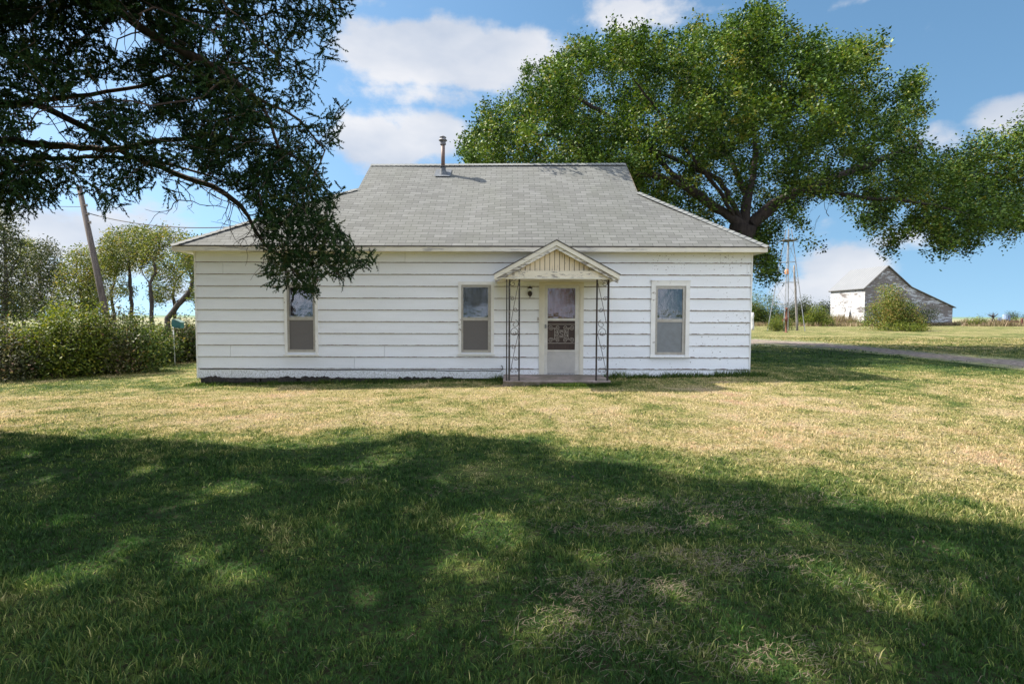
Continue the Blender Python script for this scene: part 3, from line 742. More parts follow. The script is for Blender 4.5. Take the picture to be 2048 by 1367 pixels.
# windows --------------------------------------------------------------
def curtain(x0, x1, z0, z1, y, m, parent, amp=.012, freq=46, seed=0, name='curtain'):
    n = 40; V = []
    for j in (0, 1):
        for i in range(n+1):
            x = x0+(x1-x0)*i/n; V.append((x, y+amp*math.sin(freq*x+seed)+amp*.5*math.sin(freq*.43*x+2*seed), z0 if j == 0 else z1))
    Fq = [(i, i+1, n+1+i+1, n+1+i) for i in range(n)]
    return quick(name, np.array(V), np.array(Fq), m, parent, smooth=True)
def fabric(name, c1, c2, sc=6, st=(3, 3, 1)):
    return simple(name, c1, c2, sc, .9, 0, 0, st)
def frame_boxes(mb, x0, x1, z0, z1, w, ya, yb, wt=None, wb=None):
    wt = w if wt is None else wt; wb = w if wb is None else wb
    mb.box((x0, ya, z0), (x0+w, yb, z1)); mb.box((x1-w, ya, z0), (x1, yb, z1)); mb.box((x0+w+.0005, ya+.001, z1-wt), (x1-w-.0005, yb, z1)); mb.box((x0+w+.0005, ya+.001, z0), (x1-w-.0005, yb, z0+wb))
def window(casing, storm, gx0, gx1, gu, gl, trim, curM, lab, topcap=False):
    cx0, cx1, cz0, cz1 = rect(*casing); sx0, sx1, sz0, sz1 = rect(*storm)
    mb = MB(); w1 = sx0-cx0-.004; w2 = cx1-sx1-.004
    ya, yb = YW-.045, YW+.02
    mb.box((cx0, ya, cz0), (sx0-.004, yb, cz1)); mb.box((sx1+.004, ya, cz0), (cx1, yb, cz1)); mb.box((sx0-.0035, ya+.002, sz1+.004), (sx1+.0035, yb, cz1-.001))
    if topcap: mb.box((cx0-.012, ya-.012, cz1+.0005), (cx1+.012, YW+.01, cz1+.018)); mb.box((cx0-.006, ya-.006, cz1-.03), (cx1+.006, ya-.0005, cz1-.001))
    win = mb.build('window', trim, house); tag(win, lab)
    mb = MB(); mb.box((cx0-.02, YW-.085, cz0-.03), (cx1+.02, YW+.0, cz0-.001)); mb.build('sill', trim, win)
    mb = MB(); X0, X1 = xw(gx0), xw(gx1); U0, U1 = zw(gu[1]), zw(gu[0]); L0, L1 = zw(gl[1]), zw(gl[0])
    y0, y1 = YW-.030, YW-.004
    mb.box((sx0, y0, sz0), (X0-.0, y1, sz1)); mb.box((X1, y0, sz0), (sx1, y1, sz1)); mb.box((X0+.0005, y0+.001, U1), (X1-.0005, y1, sz1)); mb.box((X0+.0005, y0+.001, L1), (X1-.0005, y1, U0)); mb.box((X0+.0005, y0+.001, sz0), (X1-.0005, y1, L0))
    frame_boxes(mb, sx0-.001, sx1+.001, sz0-.001, sz1+.001, .014, y0-.012, y0-.0005)
    frame_boxes(mb, X0-.006, X1+.006, L0-.006, U1+.006, .006, y0-.006, y0-.0006)
    mb.build('storm_frame', aluM, win)
    mb = MB(); mb.box((X0, YW-.016, U0), (X1, YW-.012, U1)); mb.build('pane', paneM, win)
    mb = MB(); mb.box((X0, YW-.018, L0), (X1, YW-.014, L1)); mb.build('insect_screen', screenM if curM is not curR else screenM2, win)
    curtain(sx0-.02, sx1+.02, U0-.05, sz1+.03, YW+.09, curM, win, .012, 46, gx0)
    mb = MB(); frame_boxes(mb, sx0-.01, sx1+.01, U0-.03, sz1+.01, .055, YW+.03, YW+.055); mb.build('sash', whiteP, win)
screenM2 = simple('dusty_screen', (.20, .215, .22), (.17, .18, .18), 8, .8)
curL = fabric('dark_drape', (.06, .057, .05), (.015, .014, .013)); curMd = fabric('navy_drape', (.025, .027, .03), (.012, .012, .014)); curR = fabric('pale_drape', (.24, .25, .21), (.12, .125, .10))
window((570, 637, 565, 709), (576, 631, 571, 704), 579.5, 627, (576, 634.5), (641, 699.5), whiteP, curL, 'narrow sash window half hidden by the cedar branch')
window((917, 988, 563, 707), (923, 982, 570, 704), 926.5, 976, (575, 635), (641, 699.5), whiteP, curMd, 'sash window with peeling trim just left of the porch')
window((1301, 1378, 561, 711), (1310, 1370, 571, 707.5), 1314, 1364, (577, 637), (643, 703), whiteP, curR, 'wider white trimmed window right of the porch', True)

# front door ------------------------------------------------------------
x0, x1, z0, z1 = DOORR
mb = MB(); c0, c1, zt = xw(1078), xw(1167), zw(557)
mb.box((c0, YW-.034, z0-.03), (x0-.002, YW+.03, zt)); mb.box((x1+.002, YW-.034, z0-.03), (c1, YW+.03, zt)); mb.box((x0-.0015, YW-.032, z1+.002), (x1+.0015, YW+.03, zt-.001))
frame_boxes(mb, xw(1083), xw(1162), z0-.02, zw(566), .02, YW-.046, YW-.0345, None, .001)
door = mb.build('door', creamM, house); tag(door, 'cream framed front doorway under the porch')
gx0, gx1 = xw(1095), xw(1150); u0_, u1_ = zw(636), zw(576); l0_, l1_ = zw(699), zw(641)
mb = MB(); y0, y1 = YW-.030, YW+.0
mb.box((x0, y0, z0), (gx0, y1, z1)); mb.box((gx1, y0, z0), (x1, y1, z1)); mb.box((gx0+.0005, y0+.001, u1_), (gx1-.0005, y1, z1)); mb.box((gx0+.0005, y0+.001, l1_), (gx1-.0005, y1, u0_)); mb.box((gx0+.0005, y0+.001, zw(702)), (gx1-.0005, y1, l0_))
for q in ((u0_, u1_), (l0_, l1_)): frame_boxes(mb, gx0-.012, gx1+.012, q[0]-.012, q[1]+.012, .012, y0-.007, y0-.0006)
mb.build('storm_door_frame', alu2M, door)
mb = MB(); mb.box((gx0-.015, y0+.006, z0+.015), (gx1+.015, y1-.004, zw(702)-.001)); mb.box((gx0-.01, y0-.002, z0+.12), (gx1+.01, y0+.005, zw(706))); mb.build('kick_panel', panelM, door)
mb = MB(); mb.box((gx0, YW-.016, u0_), (gx1, YW-.012, u1_)); mb.build('pane', pane_mat('door_glass', .85, .02, .045), door)
def door_reflection_curtain():  # curtain with red-brown door-glass reflections painted into its colour
    m, nt, b = mat('rust_red_reflection_curtain'); t = NT(nt)
    f = t.noise(t.mapping(t.pos(), (1, 1, 1)), 3.0, 6, .7); g = t.noise(t.mapping(t.pos(), (14, 1, 1)), 1.5, 3)
    t.l(t.mix(t.ramp(f, [(.5, 0.0), (.56, .8)]), t.mix(g, (.27, .07, .028), (.13, .035, .018)), (.22, .085, .045)), b.inputs['Base Color']); b.inputs['Roughness'].default_value = .9; return m
curtain(x0, x1, u0_-.05, z1+.02, YW+.075, door_reflection_curtain(), door, .010, 60, 1)
mb = MB(); mb.box((gx0, YW-.013, l0_), (gx1, YW-.009, l1_)); mb.build('insect_screen', fabric('brown_screen', (.075, .052, .042), (.05, .035, .03), 3, (6, 6, .5)), door)
# scroll grille on the door
def spiral(cx, cz, r, a0, turns, y, sg=1, n=26, tail=None):
    P = []
    for i in range(n+1):
        k = i/n; a = a0+sg*turns*2*math.pi*k; rr_ = r*(1-.82*k); P.append((cx+rr_*math.cos(a), y, cz+rr_*math.sin(a)))
    return P
mb = MB(); yg = YW-.052; rg = .0042
def X(p): return xw(p)
for yy in (648, 685.5):
    mb.tube([(X(1089.5), yg, zw(yy)), (X(1157.5), yg, zw(yy))], rg*1.1, 6)
    for xx in (1090.5, 1156.5): mb.tube([(X(xx), yg, zw(yy)), (X(xx), YW-.028, zw(yy))], .007, 6)
pxm = 1/85.0
for sx in (-1, 1):
    for sz in (-1, 1):
        cz = zw(666.75)+sz*12.6*pxm
        for (dx, r, tl) in ((21.0, 5.2, 1), (8.2, 4.8, -1)):
            cx_ = X(1122.5)+sx*dx*pxm
            start = 0 if tl*sx < 0 else math.pi
            mb.tube(spiral(cx_, cz, r*pxm, start, 1.55, yg, sz*tl*sx, 30), rg*.9, 5)
    mb.tube([(X(1122.5)+sx*14.5*pxm, yg, zw(655)), (X(1122.5)+sx*13.2*pxm, yg, zw(660)), (X(1122.5)+sx*13.2*pxm, yg, zw(673)), (X(1122.5)+sx*14.5*pxm, yg, zw(678))], rg, 5)
    for sz in (-1, 1): mb.tube(spiral(X(1122.5)+sx*10*pxm, zw(666.75)+sz*3.6*pxm, 3.0*pxm, math.pi/2 if sx > 0 else math.pi/2, 1.2, yg, sz*sx, 18), rg*.8, 5)
for (a, b) in (((-7, -7), (7, -7)), ((7, -7), (7, 7)), ((7, 7), (-7, 7)), ((-7, 7), (-7, -7))):
    mb.tube([(X(1122.5)+a[0]*pxm, yg, zw(666.75)+a[1]*pxm), (X(1122.5)+b[0]*pxm, yg, zw(666.75)+b[1]*pxm)], rg*.8, 5)
ringp = [(X(1122.5)+5.8*pxm*math.cos(a), yg, zw(666.75)+5.8*pxm*math.sin(a)) for a in np.linspace(0, 2*math.pi, 25)]; mb.tube(ringp, rg*.6, 5)
Sp = [(3.0, 2.6), (1.4, 4.2), (-1.2, 4.3), (-2.9, 2.9), (-2.6, 1.2), (0, 0), (2.6, -1.2), (2.9, -2.9), (1.2, -4.3), (-1.4, -4.2), (-3.0, -2.6)]
mb.tube([(X(1122.5)+a*pxm, yg-.002, zw(666.75)+b*pxm) for a, b in Sp], rg*1.0, 5)
mb.build('scroll_grille', simple('grille_metal', (.58, .54, .47), (.46, .42, .36), 20, .5, .1), door)
mb = MB(); mb.box((X(1089.6), YW-.048, zw(656)), (X(1092.6), YW-.0305, zw(648.5))); mb.tube([(X(1091), YW-.05, zw(652)), (X(1091), YW-.075, zw(652)), (X(1094.5), YW-.078, zw(652.4))], .008, 6)
mb.build('handle', galvM, door)
mb = MB(); mb.box((X(1079), YW-.11, z0-.045), (X(1166), YW+.05, z0-.012)); mb.build('threshold', simple('weathered_wood', (.20, .17, .14), (.10, .08, .06), 12, .9, 0, .5, (.3, 1, 1)), door)

# porch ------------------------------------------------------------------
YP = 11.15
sl = at(1006, 761, YP); sr = at(1222, 762, YP); ZS = (sl[2]+sr[2])/2
def slab_mat():
    m, nt, b = mat('porch_concrete'); t = NT(nt); p = t.pos(); f = t.noise(p, 6, 8, .7); g = t.noise(p, 1.6, 5, .6)
    c = t.ramp(f, [(.3, (.13, .10, .085)), (.5, (.27, .21, .185)), (.7, (.42, .34, .31))])
    c = t.mix(t.ramp(g, [(.45, 0.0), (.62, .65)]), c, (.10, .10, .055))
    s_ = t.sep(p); fr = t.m('MULTIPLY', t.m('LESS_THAN', s_[2], ZS-.022), t.ramp(t.noise(p, 4, 5, .7), [(.35, .35), (.6, .95)]))       # moss on the front face
    c = t.mix(fr, c, (.085, .075, .035))
    t.l(c, b.inputs['Base Color']); b.inputs['Roughness'].default_value = .9; t.bump(f, .7, .01, b); return m
mb = MB(); n = 14                                       # slab with slightly broken front edge
xs = np.linspace(sl[0], sr[0], n+1); jit = [rs.uniform(-.012, .012) for _ in xs]; jz = [rs.uniform(-.008, .006) for _ in xs]
for i in range(n):
    a, b = xs[i], xs[i+1]; za, zb_ = ZS+jz[i], ZS+jz[i+1]; ya, yb = YP+jit[i], YP+jit[i+1]
    mb.poly([(a, ya, -.2), (b, yb, -.2), (b, yb, zb_-.012), (a, ya, za-.012)]); mb.poly([(a, ya, za-.012), (b, yb, zb_-.012), (b, yb+.014, zb_), (a, ya+.014, za)])
    mb.poly([(a, ya+.014, za), (b, yb+.014, zb_), (b, YW-.03, ZS+.0), (a, YW-.03, ZS+.0)])
mb.poly([(xs[0], YP+jit[0], -.2), (xs[0], YP+jit[0], ZS+jz[0]-.012), (xs[0], YW-.03, ZS), (xs[0], YW-.03, -.2)]); mb.poly([(xs[-1], YP+jit[-1], -.2), (xs[-1], YW-.03, -.2), (xs[-1], YW-.03, ZS), (xs[-1], YP+jit[-1], ZS+jz[-1]-.012)])
mb.build('porch_slab', slab_mat(), house)
YF = 10.93; YG = 11.10; YBm = 11.04
ap = at(1113.5, 478, YF); tl = at(988.5, 546, YF); tr_ = at(1240, 547, YF)
ridge_back = YW-.03
def px2(p, y, Y): q = at(p, y, Y); return (q[0], q[2])
mb = MB(); T = .022
for (tip, sg) in ((tl, -1), (tr_, 1)):
    v = np.array([tip[0]-ap[0], tip[2]-ap[2]]); v /= np.linalg.norm(v); nn = np.array([v[1], -v[0]])*(-sg); nn = nn if nn[1] > 0 else -nn
    A_ = np.array([ap[0], ap[2]]); B_ = np.array([tip[0], tip[2]])+v*.02
    P4 = [tuple(A_), tuple(B_), tuple(B_-nn*T), tuple((A_[0], A_[1]-T*1.2))]
    if sg < 0: P4 = P4[::-1]
    yb_ = YW-.028
    L_ = np.linalg.norm(B_-A_)
    # top face with uv
    q = [(B_[0], YF, B_[1]), (B_[0], YE-.01, B_[1]), (A_[0], YE-.01, A_[1]), (A_[0], YF, A_[1])]; U = [(YF, 0), (YE, 0), (YE, L_), (YF, L_)]
    q = [(B_[0], YF, B_[1]), (B_[0], yb_, B_[1]), (A_[0], yb_, A_[1]), (A_[0], YF, A_[1])]; U = [(YF, 0), (yb_, 0), (yb_, L_), (YF, L_)]
    mb.poly(q if sg > 0 else q[::-1], U if sg > 0 else U[::-1])
    lo = [(p[0], p[1]) for p in (B_-nn*T, )]+[(A_[0], A_[1]-T*1.2)]
    mb.poly([(B_[0], YF, B_[1]), (lo[0][0], YF, lo[0][1]), (lo[1][0], YF, lo[1][1]), (A_[0], YF, A_[1])])
    mb.poly([(lo[0][0], YF, lo[0][1]), (lo[0][0], yb_, lo[0][1]), (lo[1][0], yb_, lo[1][1]), (lo[1][0], YF, lo[1][1])])
    mb.poly([(B_[0], YF, B_[1]), (B_[0], yb_, B_[1]), (lo[0][0], yb_, lo[0][1]), (lo[0][0], YF, lo[0][1])])
darkshM = simple('porch_shingles', (.16, .15, .14), (.06, .055, .05), 8, .9)
proof = mb.build('porch_roof', darkshM, house)
# rake boards: outer plain board and weathered inner moulding
for nm, off0, off1, ya, yb, M_, ext in (('rake_board', .024, .125, YF+.01, YF+.035, fasciaM, .0), ('rake_moulding', .126, .195, YF+.045, YG-.002, peelM, -.02)):
    mb = MB()
    for (tip, sg) in ((tl, -1), (tr_, 1)):
        A_ = np.array([ap[0], ap[2]]); B_ = np.array([tip[0], tip[2]]); v = B_-A_; sl_ = v[1]/abs(v[0])
        xe = B_[0]+sg*ext; ze = A_[1]+abs(xe-A_[0])*sl_
        pts = [(A_[0], A_[1]-off0), (A_[0], A_[1]-off1), (xe, ze-off1), (xe, ze-off0)]
        mb.prism(pts if sg > 0 else pts[::-1], ya, yb)
    mb.build(nm, M_, proof)
# beam, gable boards, eave fascias, ceiling
bx0, bz1 = px2(1008, 541, YBm); bx1, _ = px2(1222, 541, YBm); _, bz0 = px2(1113, 555.5, YBm)
mb = MB(); mb.box((bx0, YBm, bz0), (bx1, YBm+.05, bz1-.001)); mb.build('porch_beam', paint_mat('beam_paint', (.74, .67, .52), (.10, .085, .065), .535, (.5, .5, 2.5), 12, (.42, .38, .33)), proof)
mb = MB(); mb.box((bx0-.01, YBm-.012, bz0-.022), (bx1+.01, YBm+.06, bz0-.001)); mb.build('beam_lip', creamM, proof)
mb = MB(); bw = .103; xg = bx0+.03; zi = lambda x: ap[2]-.19+(-(ap[2]-tl[2])/(ap[0]-tl[0]))*abs(x-ap[0])
while xg < bx1-.02:
    a = xg+.006; b = min(xg+bw, bx1-.02)-.006; mid = ap[0]
    zA, zB = zi(a)+.03, zi(b)+.03; pts = [(a, bz1), (b, bz1)]
    if zB > bz1: pts.append((b, zB))
    if a < mid < b: pts.append((mid, ap[2]-.16))
    if zA > bz1: pts.append((a, zA))
    if len(pts) > 2: o_ = rs.uniform(0, .004); mb.prism(pts, YG+o_, YG+.02)
    xg += bw
mb.build('gable_boards', gableM, proof)
mb = MB(); mb.box((bx0+.02, YG+.021, bz1-.02), (bx1-.02, YG+.03, bz1+.05)); mb.prism([(bx0+.1, bz1+.0), (bx1-.1, bz1+.0), (ap[0], ap[2]-.2)], YG+.0215, YG+.035); mb.build('gable_backing', darkM, proof)
for (tip, sg) in ((tl, -1), (tr_, 1)):
    mb = MB(); mb.box((tip[0]-sg*.02, YF+.036, tip[2]-.11), (tip[0]-sg*.0, YW-.03, tip[2]-.012)); mb.build('eave_board', peelM, proof)
    bxx = bx0 if sg < 0 else bx1
    mb = MB(); mb.prism([(tip[0]-sg*.021, tip[2]-.108), (bxx, bz0+.0), (bxx, bz0-.015), (tip[0]-sg*.021, tip[2]-.123)][::sg], YF+.04, YW-.03); mb.build('eave_soffit', creamM, proof)
mb = MB(); mb.box((bx0, YBm+.061, bz0-.0), (bx1, YW-.03, bz0+.02)); mb.build('porch_ceiling', creamM, proof)
# wrought iron posts with scrollwork
YI = 11.22
def xi(p): return float(at(p, 650, YI)[0])
def zi_(y): return float(at(1113, y, YI)[2])
ztop = bz0-.022
def post(x_bars, mirror, M_, lab):
    mb = MB()
    for (p, w) in x_bars: mb.box((xi(p)-w/2, YI-.011, ZS-.01), (xi(p)+w/2, YI+.011, ztop))
    mb.box((xi(x_bars[0][0])-.02, YI-.03, ZS-.005), (xi(x_bars[0][0])+.02, YI+.03, ZS+.008)); mb.box((xi(x_bars[-1][0])-.02, YI-.03, ZS-.005), (xi(x_bars[-1][0])+.02, YI+.03, ZS+.008))
    po = mb.build('porch_post', M_, house); tag(po, lab)
    a, b = 1193.5, 1216
    def mx(p): 
        if not mirror: return xi(p)
        return xi(1019+(b-p)*(19.0/22.5))
    k = -1 if mirror else 1
    mb = MB(); r = .0058; pm = 1/94.0
    for (p, q, rr_, a0, tn, sg) in ((1208, 567, 7.0, 90, 1.1, -1), (1210, 597, 5.0, 0, 1.4, 1), (1201.5, 619, 4.8, 180, 1.4, 1), (1203.5, 648, 8.5, 100, .95, 1), (1204, 665, 9.5, 90, .9, -1), (1204.5, 665, 9.5, 90, .75, 1), (1207.5, 694, 5.0, 0, 1.4, 1), (1201, 716, 4.6, 180, 1.4, 1), (1201, 741, 5.5, 60, .8, 1), (1208, 741, 6, 90, .7, -1)):
        sp_ = spiral(0, 0, rr_*pm, math.radians(a0), tn, 0, sg, 24)
        mb.tube([(mx(p)+k*v[0], YI, zi_(q)+v[2]) for v in sp_], r, 5)
    for (p0, q0, p1, q1) in ((1195, 566, 1212.6, 646), (1195, 667, 1213, 740)):
        mb.tube([(mx(p0), YI, zi_(q0)), (mx((p0+p1)/2+.6), YI, zi_((q0+q1)/2)), (mx(p1), YI, zi_(q1))], r, 5)
    mb.tube([(mx(1195), YI, zi_(557)), (mx(1200), YI, zi_(558)), (mx(1205), YI, zi_(562)), (mx(1214), YI, zi_(560))], r, 5)
    mb.box((min(mx(1194), mx(1215.5)), YI-.004, zi_(752)-.004), (max(mx(1194), mx(1215.5)), YI+.004, zi_(752)+.004))
    mb.build('scrollwork', ironM, po)
post([(1013.4, .028), (1018.6, .040), (1038.3, .034)], True, rustM, 'paint chipped double bar porch post at the left of the steps')
post([(1193.3, .034), (1216, .042)], False, ironM, 'black iron porch post at the right of the steps')
mb = MB(); mb.box((xw(1074.5), YW-.04, zw(641)), (xw(1078), YW-.018, zw(634))); mb.tube([(xw(1076.2), YW-.04, zw(638)), (xw(1076.2), YW-.05, zw(638))], .01, 8); mb.build('doorbell', aluM, house)

# things fixed near the house
lx = xw(1059.5)
lan = empty('wall_lantern', (lx, YW-.1, zw(595)), 'small black carriage lantern with clear glass on the wall left of the door', 'wall light')
mb = MB(); c = (lx, YW-.10, zw(596)); k = 1/85.0
mb.lathe(c, [(0, 0), (.006, .01), (.008, .03), (.02, .04), (.048, .075), (.056, .105), (.05, .135), (.03, .155), (0, .157)], 14)
mb.tube([(lx, YW-.02, c[2]+.11), (lx, YW-.06, c[2]+.08), (lx, YW-.09, c[2]+.05)], .008, 6); mb.lathe((lx, YW-.03, c[2]+.06), [(0, 0), (.045, .0), (.045, .08), (0, .08)], 12)
mb.build('lamp_base', ironM, lan, True)
mb = MB(); mb.lathe(c, [(.026, .156), (.036, .17), (.04, .21), (.036, .225)], 14); mb.build('glass_chimney', pane_mat('lantern_glass', .9, .05, .2), lan, True)
mb = MB(); mb.lathe(c, [(.062, .222), (.05, .24), (.024, .262), (.02, .27), (.006, .275), (.008, .29), (0, .297)], 14); mb.build('lamp_hood', ironM, lan, True)
# black cable along the lowest lap
mb = MB(); P = []
for p in np.arange(399, 1006, 7.0): P.append((xw(p), YW-.034, zw(738.6+2.6*(p-399)/600+.5*math.sin(p*.05)+.25*math.sin(p*.31))))
P += [(xw(1004), YW-.045, zw(739.5)), (xw(1005.5), YW-.05, zw(737)), (xw(1005.8), YW-.05, zw(734)), (xw(1004.5), YW-.05, zw(731.5)), (xw(1002), YW-.05, zw(730))]
mb.tube(P, .0085, 5); tag(mb.build('cable', simple('black_rubber', (.012, .012, .012)), None), 'thin black cable strung along the lowest siding lap left of the porch', 'cable')

# ------------------------------------------------------------------ the big cedar on the left
cedM = leaf_mat('cedar_foliage', [(.1, (.010, .025, .010)), (.45, (.020, .050, .014)), (.7, (.04, .08, .02)), (.95, (.08, .085, .025))], .12, .6, .12, 1.2)
cedbark = bark_mat('cedar_bark', (.17, .115, .085), (.05, .032, .024), 16)
CB = np.array([-7.75, 6.9, 0.0])
CSIL = [(-3000, 470), (-900, 470), (-200, 450), (0, 432), (60, 428), (112, 405), (150, 375), (190, 410), (255, 430), (262, 395), (300, 372), (330, 385), (352, 420), (372, 372), (415, 368), (432, 402), (470, 385), (512, 412), (508, 500), (522, 520), (538, 585), (562, 575), (600, 590), (622, 603), (648, 600), (634, 560), (655, 545), (690, 562), (712, 545), (757, 522), (752, 508), (708, 492), (712, 470), (680, 462), (662, 420), (690, 380), (694, 372), (655, 350), (640, 318), (672, 285), (690, 262), (692, 222), (690, 206), (640, 190), (634, 140), (684, 128), (690, 92), (672, 70), (704, 40), (700, 0), (720, -200), (760, -700), (600, -3000), (-3000, -3000)]
GAP = [(255, 70, 34, 26), (215, 178, 60, 13), (115, 232, 45, 18), (425, 90, 16, 14), (330, 262, 26, 9), (90, 275, 26, 8), (380, 350, 22, 8), (478, 330, 16, 9), (612, 105, 18, 12), (600, 235, 16, 8), (540, 270, 12, 10), (30, 75, 12, 10), (400, 210, 15, 8), (300, 405, 20, 10), (450, 396, 30, 14), (170, 300, 18, 6), (560, 170, 14, 9), (330, 150, 18, 10)]
SHP = [(-3000, 860), (-300, 868), (0, 872), (120, 882), (300, 878), (420, 890), (560, 905), (700, 888), (820, 873), (950, 874), (1080, 888), (1150, 915), (1260, 935), (1400, 960), (1520, 968), (1650, 990), (1760, 1020), (1900, 1045), (2048, 1062), (2500, 1160), (3500, 1300)]
SPOT = [(880, 960, 14, 5), (300, 940, 18, 5), (660, 1060, 14, 6), (740, 1190, 16, 8), (560, 1240, 20, 8), (250, 1090, 14, 6), (1200, 1110, 16, 7), (1350, 1180, 16, 8), (1480, 1240, 20, 9), (1740, 1300, 24, 10), (1950, 1180, 20, 8), (840, 1280, 18, 9), (1080, 1000, 14, 5), (1700, 1010, 30, 5), (545, 945, 48, 14), (450, 980, 44, 15), (620, 948, 22, 10), (735, 930, 42, 8), (790, 905, 50, 8), (975, 1050, 52, 20), (1010, 1075, 30, 10), (932, 1132, 46, 16), (1150, 912, 30, 7), (1270, 1003, 24, 9), (1420, 1043, 26, 8), (1590, 1050, 22, 10), (1660, 1150, 60, 16), (1820, 1215, 34, 9), (1140, 1228, 42, 18), (1065, 1262, 24, 16), (1560, 1325, 60, 26),
        (140, 1150, 60, 16), (480, 1150, 44, 13), (405, 1110, 24, 14), (125, 1040, 28, 8), (345, 1020, 18, 7), (1890, 1100, 40, 10), (60, 908, 22, 5), (120, 955, 22, 6)]
shpoly = [tuple(atz(max(-3000, a), b)[:2]) for a, b in SHP]
shpoly = shpoly+[(30, -30), (-40, -30)]
spots = []
for (px, py, rx, ry) in SPOT:
    p = atz(px, py); q = atz(px+rx, py); v = atz(px, py-ry); spots.append((p[0], p[1], abs(q[0]-p[0])*.95+.12, abs(v[1]-p[1])*.95+.14))
def ced_ok(P, hole=1.0):
    x, y, w = proj(P); front = w > .2
    ok = np.where(front, inpoly(x, y, CSIL), True)
    for (gx_, gy_, rx, ry) in GAP: ok &= ~(front & (((x-gx_)/(rx*1.2*hole+3))**2+((y-gy_)/(ry*1.2*hole+3))**2 < 1))
    sx = P[:, 0]+SX*P[:, 2]; sy = P[:, 1]+SY*P[:, 2]
    ok &= inpoly(sx, sy, shpoly)
    for (a, b, rx, ry) in spots: ok &= ((sx-a)/(rx*hole))**2+((sy-b)/(ry*hole))**2 > 1
    return ok & (P[:, 2] > np.where((P[:, 0] > -3.6) & (P[:, 1] > 5.8), 1.55, 2.3)) & ~((np.abs(P[:, 0]) < 1.6) & (P[:, 1] < 3) & (P[:, 2] < 4))
cedar = empty('cedar_tree', CB, 'large dark cedar with long drooping boughs hanging in front of the left of the house', 'tree')
c_path = [(None, [CB+[0, 0, -.1], CB+[.02, 0, 1.5], CB+[.08, .05, 3.2], CB+[.0, .1, 5.0], CB+[-.1, .1, 7.5], CB+[0, 0, 10.0], CB+[.1, 0, 12]])]
def limb(px, start=None): return ('x', [at(*p) for p in px])
for l in ([(-30, 210, 6.9), (60, 205, 6.9), (130, 235, 6.9), (200, 268, 6.95), (260, 312, 7.0), (345, 345, 7.05), (425, 372, 7.1), (482, 412, 7.15), (510, 460, 7.2), (530, 490, 7.25), (570, 515, 7.3), (600, 560, 7.3)],
          [(482, 412, 7.15), (530, 380, 7.2), (585, 420, 7.3), (640, 480, 7.35), (700, 515, 7.4)], [(560, 510, 7.28), (610, 515, 7.25), (680, 505, 7.3)],
          [(-30, 215, 6.9), (50, 208, 7.1), (110, 198, 7.3), (180, 190, 7.4), (250, 178, 7.5), (340, 150, 7.7)],
          [(-60, -150, 6.8), (100, -80, 6.5), (215, 5, 6.4), (290, 62, 6.3), (400, 118, 6.25), (505, 190, 6.25), (600, 240, 6.3), (650, 300, 6.4)],
          [(-60, -200, 6.8), (120, -120, 6.9), (300, 10, 7.1), (400, 22, 7.2), (520, 32, 7.3), (600, 5, 7.4), (680, 20, 7.5)],
          [(-30, 280, 6.9), (90, 288, 6.7), (210, 300, 6.6), (330, 280, 6.6), (430, 270, 6.6), (540, 290, 6.7), (620, 330, 6.8), (655, 370, 6.9)],
          [(-50, 330, 6.9), (40, 330, 7.2), (140, 338, 7.5), (230, 358, 7.7), (285, 366, 7.8)], [(400, 118, 6.25), (470, 150, 6.1), (560, 130, 6.1), (620, 118, 6.2)], [(-60, -300, 6.6), (200, -120, 6.4), (450, -60, 6.3), (620, -25, 6.3), (690, 20, 6.3)], [(500, 190, 6.25), (540, 240, 6.5), (560, 300, 6.7), (600, 370, 6.9), (620, 440, 7.1)],
          [(345, 345, 7.05), (400, 342, 7.0), (440, 318, 6.95)], [(570, 515, 7.3), (590, 550, 7.25), (625, 588, 7.2)]):
    c_path.append(('x', [at(p[0], p[1], p[2]-.35) for p in l]))
for k in range(26):                                     # boughs beyond the picture
    z = 3.2+7.8*k/25; a = k*2.399; ln = 4.6*math.sqrt(max(.1, 1-((z-6)/7.2)**2))
    a0 = CB+np.array([.05, .05, z]); d = np.array([math.cos(a), math.sin(a), .05])
    p1 = a0+d*ln*.35+[0, 0, .25]; p2 = a0+d*ln*.7+[0, 0, .2]; p3 = a0+d*ln*.92+[0, 0, -.15]
    pts = [a0, p1, p2, p3]; good = ced_ok(np.array(pts[1:]), .8); m_ = 1
    while m_ < 4 and good[m_-1]: m_ += 1
    if m_ > 1: c_path.append(('x', pts[:m_]))
ced_c = CB+np.array([.6, -.3, 6.7])
Aa = clumps(900, ced_c, np.array([6.6, 5.6, 5.4]), 6, .2, ced_ok, .3)
def img_attr(n, per, sp, ok, box, Y0, Y1):              # attractors inside the part of the crown that is in view
    px = rng.uniform(box[0], box[2], n*6); py = rng.uniform(box[1], box[3], n*6); Y = rng.uniform(Y0, Y1, n*6)
    P = np.array([at(a, b, c) for a, b, c in zip(px, py, Y)]); P = P[ok(P)][:n]
    q = np.repeat(P, per, 0)+rng.normal(0, sp, (len(P)*per, 3)); return q[ok(q)]
Ab = img_attr(600, 14, .14, ced_ok, (-100, -60, 760, 620), 5.6, 7.6)
Ac = img_attr(300, 14, .11, ced_ok, (490, 300, 760, 620), 6.4, 7.3)
gpx = rng.uniform(-9, 8, 9000); gpy = rng.uniform(-.5, 7, 9000); hz_ = rng.uniform(2.6, 11.5, 9000)      # boughs over every part of the shaded lawn
Ad = np.stack([gpx-SX*hz_, gpy-SY*hz_, hz_], 1); Ad = Ad[(((Ad-ced_c)/np.array([6.6, 5.6, 5.4]))**2).sum(1) < 1]; Ad = Ad[ced_ok(Ad, 1.1)]; Ad = Ad[:4200]
Ae_ = img_attr(130, 10, .07, ced_ok, (525, 500, 760, 615), 6.5, 7.1)
